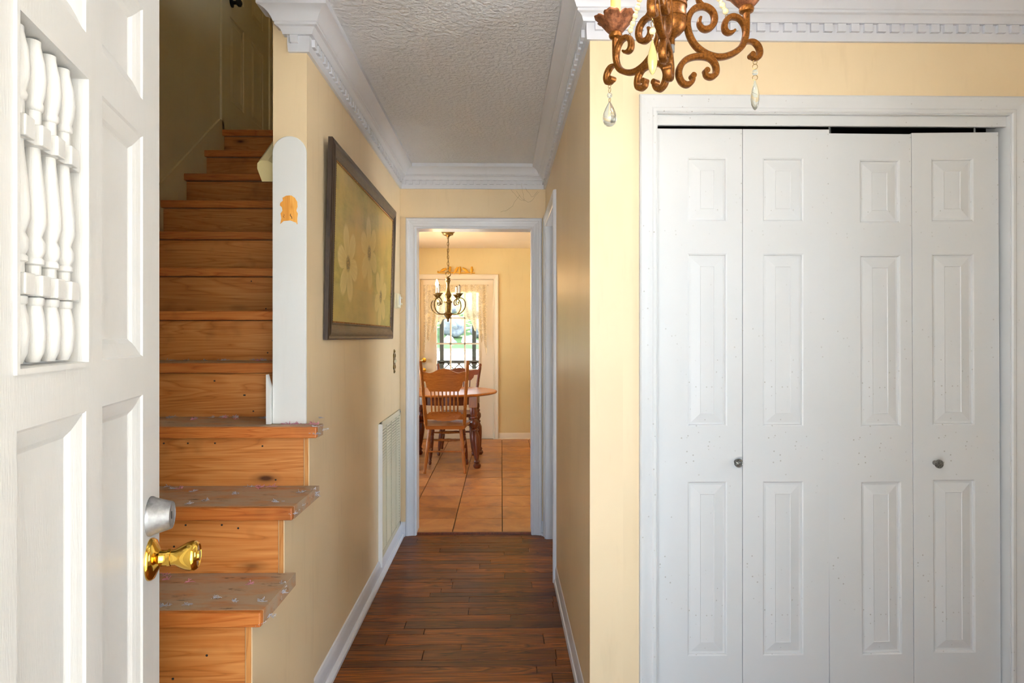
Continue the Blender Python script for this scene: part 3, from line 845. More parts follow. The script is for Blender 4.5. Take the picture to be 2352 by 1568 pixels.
# thin raised lip round the recess
for (x0, x1, z0, z1) in ((a - .006, a, c - .006, d + .006), (b, b + .006, c - .006, d + .006), (a, b, d, d + .006), (a, b, c - .006, c)):
    dp(MB().box(x0, x1, -.003, .004, z0, z1), 'window_lip', M['doorpaint'])
sprof = [(.006, 0.0), (.0105, .03), (.0125, .09), (.0110, .14), (.0085, .175), (.0105, .18), (.0105, .20), (.0078, .205), (.0078, .30), (.0105, .305), (.0105, .318), (.0085, .325), (.0115, .345),
         (.0115, .37), (.0085, .39), (.0128, .43), (.0130, .47), (.0105, .55), (.0075, .64), (.0070, .665), (.0105, .67), (.0105, .70), (.0078, .705), (.0078, .78), (.010, .785), (.0105, .80), (.009, .81),
         (.0118, .84), (.0130, .88), (.0115, .93), (.0088, .965), (.0075, .985), (.0075, 1.0)]
for xs_ in (.349, .386, .423, .460):
    dp(MB().turned((xs_, .0125, c + .004), (xs_, .0125, d - .004), sprof, 16), 'spindle', M['doorpaint'], smooth=50)
    for zz in (1.357, 1.514):
        mbk = MB(); mbk.box(xs_ - .0105, xs_ + .0105, -.001, .014, zz - .011, zz + .011)
        dp(mbk, 'spindle_block', M['doorpaint'], bevel=.0015)
for zz in (1.357, 1.514):
    dp(MB().box(a + .002, b - .002, .006, .016, zz - .011, zz + .011), 'spindle_rail', M['doorpaint'], bevel=.001)
# hardware
kt = Matrix.Translation((0.764, 0, 0.941)) @ Matrix.Rotation(R(90), 4, 'X')
kb = MB().lathe([(.034, 0), (.034, .003), (.031, .007), (.022, .011), (.014, .015), (.0125, .020), (.0125, .026), (.014, .0265), (.014, .031), (.0125, .0315), (.013, .038), (.018, .046), (.0225, .055), (.0245, .063),
                 (.0245, .067), (.022, .071), (.019, .073), (.0185, .0715), (.009, .0715), (.008, .0745), (0.0, .0745)], 32, kt)
o = dp(kb, 'door_knob', M['brass'], smooth=38); tag(o, 'polished brass door knob')
kt = Matrix.Translation((0.764, 0, 1.011)) @ Matrix.Rotation(R(90), 4, 'X')
o = dp(MB().lathe([(.032, 0), (.032, .003), (.030, .006), (.0225, .031), (.0215, .033), (.0205, .032), (.018, .0315), (0, .0315)], 32, kt), 'deadbolt', M['nickel'], smooth=38); tag(o, 'worn grey deadbolt cylinder')
dp(MB().box(.7625, .7655, -.0322, -.0312, 1.005, 1.017), 'keyhole', M['iron'])
for zz in (0.25, 1.0, 1.8):
    dp(MB().lathe([(.006, -.045), (.006, .045)], 10, Matrix.Translation((-.004, .046, zz))), 'hinge', M['brass'])

# upstairs door in the far stair wall
ud = empty('door_5', (XS, 4.11, 2.640), R(90)); tag(ud, 'dim six-panel door at the head of the stairs', 'door', kind='structure')
pn = []
for (a, b) in ((.115, .345), (.475, .70)):
    pn += [(a, b, .225, .795), (a, b, .96, 1.62), (a, b, 1.72, 1.92)]
ul = panel_door(ud, 0.012, .808, 0.0, 2.03, -0.004, .035, pn, M['wall_dim'], 'door_slab', depth=.008, bw=.014, rise=.03)
o = MB().lathe([(.03, 0), (.03, .006), (.012, .012), (.012, .03), (.026, .045), (.026, .058), (.012, .068), (0, .07)], 18, Matrix.Translation((.13, -.006, .885)) @ Matrix.Rotation(R(90), 4, 'X')).build('knob', M['iron'], ud, smooth=True)
for (x0, x1, z0, z1) in ((-.030, .010, 0.0, 2.09), (.812, .852, 0.0, 2.09), (.010, .812, 2.035, 2.09)):
    MB().box(x0, x1, -.014, .03, z0, z1).build('casing', M['wall_dim'], ud, bevel=.003)
MB().lathe([(.007, -.05), (.007, .05)], 10, Matrix.Translation((.79, -.018, .12))).build('hinge', M['iron'], ud)

# back door of the dining room with nine panes
bd = empty('door_4', (-1.030, 8.125, 0.012)); tag(bd, 'cream dining room back door with nine window panes', 'back door', kind='structure')
gx0, gx1, gz0, gz1 = 0.1995, 0.7418, 0.886, 1.867
mb = MB()
for b_ in ((0, gx0, 0, .04, 0, 2.028), (gx1, .925, 0, .04, 0, 2.028), (gx0, gx1, 0, .04, gz1, 2.028), (gx0, gx1, 0, .04, .80, gz0), (gx0, gx1, 0, .04, 0, .16), (.44, .50, 0, .04, .16, .80)):
    mb.box(*b_)
mb.box(gx0, gx1, .012, .03, .16, .80)
mb.build('door_slab', M['dining_white'], bd)
for (x0, x1, z0, z1) in ((gx0 - .018, gx0 + .004, gz0 - .018, gz1 + .018), (gx1 - .004, gx1 + .018, gz0 - .018, gz1 + .018), (gx0, gx1, gz1 - .004, gz1 + .018), (gx0, gx1, gz0 - .018, gz0 + .004)):
    MB().box(x0, x1, -.010, .05, z0, z1).build('window_frame', M['dining_white'], bd, bevel=.002)
pw, ph = (gx1 - gx0) / 3, (gz1 - gz0) / 3
for q in (1, 2):
    MB().box(gx0 + q * pw - .009, gx0 + q * pw + .009, -.004, .044, gz0, gz1).build('muntin', M['dining_white'], bd)
    MB().box(gx0, gx1, -.004, .044, gz0 + q * ph - .009, gz0 + q * ph + .009).build('muntin', M['dining_white'], bd)
for i in range(3):
    for j in range(3):
        MB().box(gx0 + i * pw + .009, gx0 + (i + 1) * pw - .009, .019, .022, gz0 + j * ph + .009, gz0 + (j + 1) * ph - .009).build('pane', M['glass'], bd)
for zz, rr in ((1.003, .030), (.876, .028)):
    MB().lathe([(rr, 0), (rr, .004), (.014, .010), (.012, .025), (.024, .036), (.026, .050), (.014, .060), (0, .061)], 18, Matrix.Translation((.040, 0, zz)) @ Matrix.Rotation(R(90), 4, 'X')).build('knob', M['brass'], bd, smooth=True)
for zz in (0.25, 1.02, 1.75):
    MB().box(.915, .932, -.006, .001, zz - .05, zz + .05).build('hinge', M['dining_white'], bd)
MB().box(.0, .925, -.004, .045, -.012, 0.0).build('door_sweep', M['antbrass'], bd)

# lace curtains
def curtain(name, x0, x1, zt, hem, side, label):
    nx, nz = 40, 30; mb = MB(); vs = []; fs = []
    for j in range(nz + 1):
        t = j / nz
        for i in range(nx + 1):
            s_ = i / nx
            # s_: 0 at outer side, 1 at the middle of the window
            tl = hem(s_)
            z = zt - tl * t
            pull = 1 - 0.55 * max(0, t * tl - .25) / .7
            x = (x0 + (x1 - x0) * s_ * pull)
            yy = 8.098 + (-.022) + .012 * math.sin(s_ * 34) * (0.5 + .5 * t)
            vs.append((x, yy, z))
    for j in range(nz):
        for i in range(nx):
            k = j * (nx + 1) + i; fs.append((k, k + 1, k + nx + 2, k + nx + 1))
    mb.add(vs, fs)
    o = mb.build(name, M['lace'], smooth=80, fix=False); tag(o, label, 'curtain', 'lace curtains on the back door'); return o
curtain('lace_curtain', -0.985, -0.60, 1.972, lambda s: .34 + .50 * (1 - s) ** 1.3 + .05 * math.sin(s * 30), -1, 'cream lace curtain panel on the knob side of the back door')
curtain('lace_curtain', -0.185, -0.60, 1.975, lambda s: .36 + .52 * (1 - s) ** 1.5 + .05 * math.sin(s * 28), 1, 'cream lace curtain panel on the hinge side of the back door')
cr = empty('curtain_rod', (-.585, 8.08, 1.972)); tag(cr, 'thin white curtain rod across the back door', 'curtain rod')
MB().tube([(-.405, 0, 0), (.405, 0, 0)], .005, 8).build('rod', M['dining_white'], cr)
for s_ in (-1, 1): MB().tube([(s_ * .405, 0, 0), (s_ * .41, .04, 0)], .006, 8).build('bracket', M['dining_white'], cr)

# row of gold birds above the back door
bp = empty('bird_wall_plaque', (-.575, 8.092, 2.118)); tag(bp, 'gold wall plaque of little birds sitting on a branch', 'wall plaque')
MB().tube(smoothpts([(-.235, 0, .030), (-.225, -.002, .010), (-.12, 0, .008), (0, -.002, .012), (.10, 0, .006), (.18, -.002, .012), (.235, 0, .004)], 4), .008, 8).build('branch', M['goldpaint'], bp, smooth=True)
for (bx, tilt, hx) in ((-.165, 62, -1), (-.085, 10, 1), (-.005, 32, 1), (.045, 4, -1), (.115, -55, 1), (.195, 6, -1)):
    mb = MB()
    dr = Vector((math.sin(R(tilt)), 0, math.cos(R(tilt))))
    mt = Matrix.Translation(Vector((bx, -.006, .042))) @ Matrix.Rotation(R(tilt), 4, 'Y') @ Matrix.Diagonal((1, .6, 1, 1))
    mb.lathe([(.003, -.062), (.006, -.055), (.006, -.04), (.014, -.022), (.020, 0), (.018, .014), (.012, .022), (.0135, .030), (.012, .040), (.006, .046), (0, .047)], 14, mt)
    hd = Vector((bx, -.006, .042)) + dr * .036
    mb.turned(hd + Vector((hx * .008, 0, 0)), hd + Vector((hx * .024, 0, -.003)), [(.004, 0), (.0005, 1)], 6)
    mb.build('bird', M['goldpaint'], bp, smooth=True)

# ================================================================== CHANDELIER IN THE FOYER
CH = Vector((0.353, 1.312, 0.0))
HUBZ = 1.958
fc = empty('foyer_chandelier', (CH.x, CH.y, HUBZ)); tag(fc, 'three-arm bronze scroll chandelier with crystal drops in the foyer', 'chandelier')
def cpx(px, py):
    """arm outline given in a 5.2267x sheet -> (radius, height above hub origin)"""
    u = px / 5.2267 + 1350; vv = py / 5.2267
    return ((u - 1543) * 0.000915, 1.314 + (773 - vv) * 0.000911 - HUBZ)
bm_ = MB()
bm_.lathe([(.0, -.040), (.006, -.040), (.006, -.026), (.009, -.025), (.011, -.022), (.018, -.018), (.027, -.008), (.029, .002), (.029, .012), (.0305, .013), (.0305, .018), (.029, .020), (.029, .036), (.031, .037), (.031, .042),
           (.022, .046), (.010, .048), (.008, .055), (.008, .16), (.013, .165), (.016, .18), (.012, .20), (.008, .205), (.007, .34), (.012, .345), (.012, .352), (.0, .356)], 28)
bm_.build('hub', M['bronze'], fc, smooth=40)
MB().lathe([(0, -.055), (.0055, -.055), (.0055, -.040)], 14).build('finial', M['nickel'], fc, smooth=True)
ch = MB()
for q in range(5):
    zc = .365 + q * .022
    ch.tube([(0.009 * math.cos(a) * (1 if q % 2 else 0), .009 * math.cos(a) * (0 if q % 2 else 1), zc + .014 * math.sin(a)) for a in [2 * PI * w / 12 for w in range(12)]], .0018, 6, True)
ch.build('chain', M['bronze'], fc, smooth=True)
MB().lathe([(.012, .440), (.03, .452), (.05, .465), (.055, .4815), (.0, .4815)], 24).build('canopy', M['bronze'], fc, smooth=40)
main = [(1355, 232), (1340, 300), (1372, 355), (1432, 368), (1498, 330), (1532, 250), (1510, 160), (1440, 106), (1360, 100), (1272, 140), (1212, 230), (1198, 330), (1225, 450), (1290, 560), (1390, 640), (1500, 682), (1600, 692), (1700, 670),
        (1800, 618), (1875, 545), (1912, 450), (1924, 350), (1926, 200), (1928, 60)]
upper = [(1400, 96), (1338, 40), (1322, -40), (1290, -110), (1240, -140), (1190, -110), (1172, -40), (1188, 40)]
inner = [(1906, 400), (1892, 300), (1840, 225), (1762, 202), (1692, 232), (1656, 300), (1662, 368), (1702, 400), (1752, 390), (1778, 366)]
hook = [(1860, 560), (1930, 500), (2010, 492), (2070, 540), (2095, 610), (2078, 668), (2032, 690), (1988, 668), (1985, 640)]
lower = [(1262, 918), (1268, 970), (1240, 1016), (1190, 1040), (1130, 1012), (1096, 940), (1096, 868), (1132, 790), (1200, 732), (1292, 702), (1400, 697), (1480, 718), (1532, 772), (1552, 842), (1540, 902), (1490, 936), (1432, 925), (1414, 880), (1430, 848)]
def arm_pts(lst): return [Vector((cpx(*p)[0], 0, cpx(*p)[1])) for p in lst]
def taper(n, w, a=.35, b=.35, k=5):
    return [w * (a + (1 - a) * min(1, i / k)) * (b + (1 - b) * min(1, (n - 1 - i) / k)) for i in range(n)]
def leaf_cup(z0):
    """cup of pointed leaves, opening upwards"""
    mb = MB(); nt, nv = 60, 8; vs = []; fs = []
    for j in range(nv + 1):
        t = j / nv
        for i in range(nt):
            th = 2 * PI * i / nt
            L = abs(math.cos(3 * th)) ** .6; s2 = abs(math.cos(9 * th))
            r = .010 + .030 * (t ** .75) * (.92 + .08 * L) + .009 * t ** 3 * L
            z = .040 * t ** 1.1 * (.80 + .20 * L + .05 * s2 * t) - .008 * max(0, t - .75) * 4 * L * .5
            r += .0012 * math.cos(18 * th) * t
            vs.append((r * math.cos(th), r * math.sin(th), z0 + z))
    for j in range(nv):
        for i in range(nt):
            i2 = (i + 1) % nt; fs.append((j * nt + i, j * nt + i2, (j + 1) * nt + i2, (j + 1) * nt + i))
    return mb.add(vs, fs)
drop_long = [(0, 0), (.0035, .003), (.0070, .011), (.0088, .023), (.0089, .030), (.0074, .040), (.0048, .050), (.0024, .058), (.0008, .064), (0, .066)]
drop_pear = [(0, 0), (.0065, .0012), (.0125, .006), (.0160, .015), (.0163, .021), (.0143, .030), (.0100, .041), (.0054, .050), (.002, .056), (0, .058)]
def ring(c, r, nrm, wire=.0007, seg=16):
    c = Vector(c); n_ = Vector(nrm).normalized(); u_ = n_.orthogonal().normalized(); w_ = n_.cross(u_)
    return [c + (u_ * math.cos(2 * PI * k / seg) + w_ * math.sin(2 * PI * k / seg)) * r for k in range(seg)]
for az, lab in ((4.5, 'right'), (-116, 'front'), (125.5, 'left')):
    ctr = (0, 1, 0)
    body = MB()
    for lst, w in ((main, .0062), (upper, .0055), (inner, .0058), (hook, .0058), (lower, .0062)):
        pts = smoothpts(arm_pts(lst), 5)
        body.strap(pts, ctr, taper(len(pts), w, .45, 1.0 if lst is main else .45, 14), .0075)
    r0, z0 = cpx(1170, 330)
    body.sphere((r0 - .002, 0, z0), .0085, 12, 8)
    # forged roll at the foot of the hook and the lower scroll
    for px, py in ((1992, 655), (1428, 868), (1262, 935)):
        rr, zz = cpx(px, py); body.turned((rr, -.008, zz), (rr, .008, zz), [(.0062, 0), (.0062, 1)], 12)
    ab = body.build('arm', M['bronze'], fc, smooth=45, recenter=False)
    ab.rotation_euler = (0, 0, R(az))
    rc, zc = cpx(1928, 90)
    cup = leaf_cup(zc).build('candle_cup', M['copper'], ab, smooth=60, recenter=False, fix=False)
    cup.location = (rc, 0, 0); so = cup.modifiers.new('wall', 'SOLIDIFY'); so.thickness = .0016
    MB().lathe([(.007, zc - .012), (.014, zc - .008), (.0155, zc - .003), (.014, zc + .002), (.0, zc + .003)], 18, Matrix.Translation((rc, 0, 0))).build('cup_base', M['bronze'], ab, smooth=True)
    MB().lathe([(.0115, zc + .002), (.0115, zc + .095), (.008, zc + .097), (0, zc + .097)], 18, Matrix.Translation((rc, 0, 0))).build('candle_sleeve', M['candle'], ab, smooth=40)
    MB().lathe([(.007, zc + .097), (.010, zc + .104), (.0155, zc + .118), (.0165, zc + .128), (.012, zc + .146), (.005, zc + .163), (.001, zc + .172)], 14, Matrix.Translation((rc, 0, 0))).build('bulb', M['bulb_foyer'], ab, smooth=True)
    # pendant under the hook
    rh, zh = cpx(2035, 700)
    mbw = MB(); mbw.tube(ring((rh, 0, zh - .006), .0045, (0, 1, .2)), .0007, 5, True); mbw.tube(ring((rh, 0, zh - .0155), .0052, (.3, 1, 0)), .0007, 5, True)
    mbw.tube(ring((rh, 0, zh - .0385), .0052, (.4, 1, 0)), .0007, 5, True)
    mbw.build('wire_ring', M['wire'], ab, smooth=True)
    mat_ = M['amber'] if lab == 'front' else M['crystal']
    MB().sphere((rh, 0, zh - .0275), .0062, 14, 10).build('glass_bead', M['bead'] if lab == 'front' else M['crystal'], ab, smooth=80)
    pr_ = drop_pear if lab == 'left' else drop_long
    zt_ = pr_[-1][1]
    MB().lathe(pr_, 20, Matrix.Translation((rh, 0, zh - .041 - zt_))).build('crystal_drop', mat_, ab, smooth=80)
    # string of beads from the inner scroll up to the stem
    ra, za = cpx(1690, 215)
    p0_ = Vector((ra, 0, za + .006)); p1_ = Vector((.03, 0, .30))
    strand = MB(); strand.tube(ring((ra, 0, za + .002), .0045, (0, 1, 0)), .0007, 5, True)
    Lq = (p1_ - p0_).length; t = .012; q = 0
    so_ = strand.build('bead_string', M['wire'], ab, smooth=True)
    big = None; small = None
    while t < Lq - .01:
        r_ = .0062 if q % 2 == 0 else .0042
        p = p0_.lerp(p1_, t / Lq) + Vector((0, 0, -.035 * math.sin(PI * t / Lq)))
        proto = big if q % 2 == 0 else small
        if proto is None:
            b_ = MB().sphere((0, 0, 0), r_, 10, 7).build('bead', M['bead'], ab, smooth=80, recenter=False)
            if q % 2 == 0: big = b_
            else: small = b_
        else:
            b_ = inst(proto, (0, 0, 0), ab)
        b_.location = p
        t += .0109; q += 1

# ================================================================== HALL WALL THINGS
# framed flower print, hung on a wire so it leans forward
pf = empty('picture', (XL + .002, 3.115, 1.302)); tag(pf, 'large dark-framed print of pale flowers on the left hallway wall', 'picture')
pf.rotation_euler = (R(0), R(1.4), 0)
PW, PH = 1.43, 0.765       # along y, z
FW = .072
fprof = [(0, .0), (0, .016), (.006, .020), (.014, .0185), (.022, .022), (.034, .022), (.044, .018), (.058, .013), (.066, .016), (.072, .012), (.072, 0)]
fpath = [(-PW / 2, 0), (-PW / 2, PH), (PW / 2, PH), (PW / 2, 0)]
fpath_c = [fpath[-1]] + fpath + [fpath[0], fpath[1]]
for i in range(1, 5):
    sg = sweep_seg(fpath_c, i, fprof, lambda a, b, h: (h, a, b))
    # right hand side of this walk is the inside of the frame
    sg.build('frame_rail', M['framez'] if i in (1, 3) else M['frame'], pf, smooth=25)
beadm = MB()
yi, zi0, zi1 = PW / 2 - FW + .002, FW - .002, PH - FW + .002
def beadline(p, q):
    p = Vector(p); q = Vector(q); n_ = int((q - p).length / .009)
    for k in range(n_):
        c_ = p.lerp(q, (k + .5) / n_); beadm.sphere(c_, .0034, 6, 4)
beadline((.013, -yi, zi0), (.013, -yi, zi1)); beadline((.013, yi, zi0), (.013, yi, zi1)); beadline((.013, -yi, zi1), (.013, yi, zi1)); beadline((.013, -yi, zi0), (.013, yi, zi0))
tag(beadm.build('bead_trim', M['gold'], pf), kind='stuff')
# the print: three pale daisies on olive yellow
m = NT('flower_print')
tc = m.t.nodes.new('ShaderNodeTexCoord'); sx = m.t.nodes.new('ShaderNodeSeparateXYZ'); m.t.links.new(tc.outputs['Object'], sx.inputs[0])
U, V = sx.outputs[1], sx.outputs[2]
nn = m.noise(m.coords((1, 3, 9)), 2.0, 6, 0.7)
n2 = m.noise(m.coords((1, 1, 1)), 2.2, 3)
colr = m.mix(m.ramp(nn, [(0.35, (0, 0, 0)), (0.7, (1, 1, 1))]), lin(124, 114, 40), lin(174, 158, 76))
colr = m.mix(m.ramp(n2, [(0.4, (0, 0, 0)), (0.65, (1, 1, 1))]), colr, lin(196, 160, 84))
tone = m.math('GREATER_THAN', m.math('MULTIPLY_ADD', nn, .02, -.165), m.math('ADD', V, 0.0))
colr = m.mix(m.math('MULTIPLY', tone, .35), colr, lin(168, 152, 92))
def flower(cu, cv, ru, rv, rot, npet, colr, pet):
    a_ = m.math('DIVIDE', m.math('SUBTRACT', U, cu), ru); b_ = m.math('DIVIDE', m.math('SUBTRACT', V, cv), rv)
    rad = m.math('SQRT', m.math('ADD', m.math('MULTIPLY', a_, a_), m.math('MULTIPLY', b_, b_)))
    ang = m.math('ADD', m.math('ARCTAN2', b_, a_), rot)
    cs = m.math('ABSOLUTE', m.math('COSINE', m.math('MULTIPLY', ang, npet / 2)))
    lim = m.math('MULTIPLY_ADD', m.math('POWER', cs, .5), .62, .36)
    edge = m.math('SUBTRACT', lim, m.math('MULTIPLY_ADD', nn, .12, rad))
    mask = m.ramp(edge, [(0.0, (0, 0, 0)), (0.10, (1, 1, 1))])
    rib = m.math('ABSOLUTE', m.math('SINE', m.math('MULTIPLY', ang, npet * 3.0)))
    pc = m.mix(m.math('MULTIPLY', rib, .35), pet, lin(176, 152, 92))
    pc = m.mix(m.ramp(m.math('SUBTRACT', lim, rad), [(0.0, (0, 0, 0)), (0.75, (1, 1, 1))]), pc, lin(196, 172, 104))
    colr = m.mix(m.math('MULTIPLY', mask, .78), colr, pc)
    ctr_ = m.ramp(rad, [(0.12, (1, 1, 1)), (0.22, (0, 0, 0))])
    vo = m.t.nodes.new('ShaderNodeTexVoronoi'); m.t.links.new(tc.outputs['Object'], vo.inputs['Vector']); vo.inputs['Scale'].default_value = 90
    cc = m.ramp(vo.outputs['Distance'], [(0.1, lin(196, 168, 76)), (0.45, lin(92, 74, 24))])
    return m.mix(ctr_, colr, cc)
colr = flower(0.02, .04, .22, .20, .3, 6, colr, lin(214, 192, 126))
colr = flower(-.40, -.06, .20, .19, .15, 6, colr, lin(222, 204, 146))
colr = flower(.34, -.155, .19, .19, .7, 6, colr, lin(212, 186, 122))
m.set(Base_Color=colr, Roughness=0.32); m.b.inputs['Specular IOR Level'].default_value = 0.3
M['print'] = m.m
MB().box(.004, .010, -yi, yi, zi0, zi1).build('print', M['print'], pf)

# return-air grille
gr = empty('return_air_grille', (XL, 3.835, 0.085)); tag(gr, 'tall white slotted return-air grille low on the left hallway wall', 'air grille')
GW, GH = .67, .755
mb = MB()
for b_ in ((.002, .012, -GW / 2, -GW / 2 + .030, 0, GH), (.002, .012, GW / 2 - .030, GW / 2, 0, GH), (.002, .012, -GW / 2, GW / 2, 0, .032), (.002, .012, -GW / 2, GW / 2, GH - .032, GH)):
    mb.box(*b_)
mb.build('frame', M['grille'], gr, bevel=.002)
# bent flange standing off the wall at the near edge
mb = MB(); mb.prism([(.000, -GW / 2 - .022), (.022, -GW / 2 - .022), (.022, -GW / 2 - .016), (.004, -GW / 2 - .014)], lambda a, b, h: (a, b, h), -.03, GH - .004); o = mb.build('bent_flange', M['grillewhite'], gr)
mb = MB(); mb.box(.004, .016, -GW / 2 - .010, -GW / 2 + .002, -.018, GH - .01); mb.build('bent_flange', M['grillewhite'], gr)
MB().box(.000, .004, -GW / 2 + .02, GW / 2 - .02, .02, GH - .02).build('backing', M['dark'], gr)
sl0 = None
nsl = 40
for q in range(nsl):
    zc = .042 + q * (GH - .084) / (nsl - 1)
    if sl0 is None:
        sm = MB(); sm.prism([(.003, .0045), (.010, -.0045), (.0112, -.0038), (.0042, .0052)], lambda a, b, h: (a, h, b), -GW / 2 + .028, GW / 2 - .028)
        sl0 = sm.build('slat', M['grille'], gr)
        sl0.location.z = zc
    else:
        inst(sl0, (sl0.location.x, sl0.location.y, zc), gr)
for yy in (-.165, .0, .165):
    MB().box(.009, .0135, yy - .005, yy + .005, .03, GH - .03).build('mullion', M['grille'], gr)
for yy, zz in ((-.32, .74), (.32, .74), (-.32, .015), (.32, .015)):
    MB().lathe([(.005, 0), (.005, .002), (.002, .004)], 10, Matrix.Translation((.012, yy, zz)) @ Matrix.Rotation(R(90), 4, 'Y')).build('screw', M['nickel'], gr)

# thermostat
th = empty('thermostat', (XL, 4.045, 1.492)); tag(th, 'small ivory thermostat box beside the picture frame', 'thermostat')
MB().box(0, .008, -.048, .048, 0, .098).build('wall_plate', M['ivory'], th, bevel=.003)
MB().box(.008, .026, -.044, .044, .004, .094).build('body', M['ivory'], th, bevel=.004)
MB().box(.026, .030, -.026, .026, .022, .078).build('cover', M['board'], th, bevel=.002)
for zz in (.030, .068): MB().lathe([(.007, 0), (.007, .006), (.004, .008)], 12, Matrix.Translation((.030, .028, zz)) @ Matrix.Rotation(R(90), 4, 'Y')).build('dial', M['ivory'], th, smooth=True)

# ornate brass switch plate
swp = empty('switch_plate', (XL, 3.985, 1.085)); tag(swp, 'ornate antique brass light switch plate below the thermostat', 'switch plate')
half = [(0, 0), (.012, .002), (.020, .010), (.018, .020), (.030, .026), (.038, .038), (.034, .052), (.030, .066), (.034, .075)]
poly = half + [(a, .15 - b) for a, b in half[::-1]]
poly = poly + [(-a, b) for a, b in poly[::-1][1:-1]]
MB().prism(poly, lambda a, b, h: (h, a, b), 0, .004).build('plate', M['antbrass'], swp, bevel=.0015)
for zz, s_ in ((.012, 1), (.138, -1)):
    MB().sphere((.005, 0, zz), .008, 12, 8, (.5, 1, 1)).build('scroll_boss', M['antbrass'], swp, smooth=True)
for q, (yy, zz) in enumerate(((-.026, .040), (.026, .040), (-.026, .110), (.026, .110))):
    MB().sphere((.004, yy, zz), .009, 10, 6, (.4, 1, 1.3)).build('scroll_boss', M['antbrass'], swp, smooth=True)
MB().box(.003, .014, -.014, -.006, .066, .082).build('toggle', M['ivory'], swp, bevel=.001)
MB().box(.003, .014, .006, .014, .070, .086).build('toggle', M['ivory'], swp, bevel=.001)

# dusty cobweb strands under the crown moulding
cw = MB(); rw = random.Random(4)
for (p, q, sag) in (((.10, 4.20, 2.28), (.245, 4.205, 2.27), .07), ((.06, 4.205, 2.29), (.16, 4.21, 2.215), .02), ((-.01, 4.212, 2.14), (.12, 4.20, 2.25), .03), ((.13, 4.20, 2.33), (.15, 4.206, 2.21), .0), ((.16, 4.20, 2.30), (.24, 4.205, 2.28), .05)):
    p = Vector(p); q = Vector(q)
    cw.tube([p.lerp(q, t / 8) + Vector((rw.uniform(-.004, .004), 0, -sag * math.sin(PI * t / 8) + rw.uniform(-.004, .004))) for t in range(9)], .0006, 4)
tag(cw.build('cobweb', plain('dusty_web', lin(120, 104, 70), 0.9)), 'dusty cobweb strands hanging under the crown moulding', 'cobweb', kind='stuff')

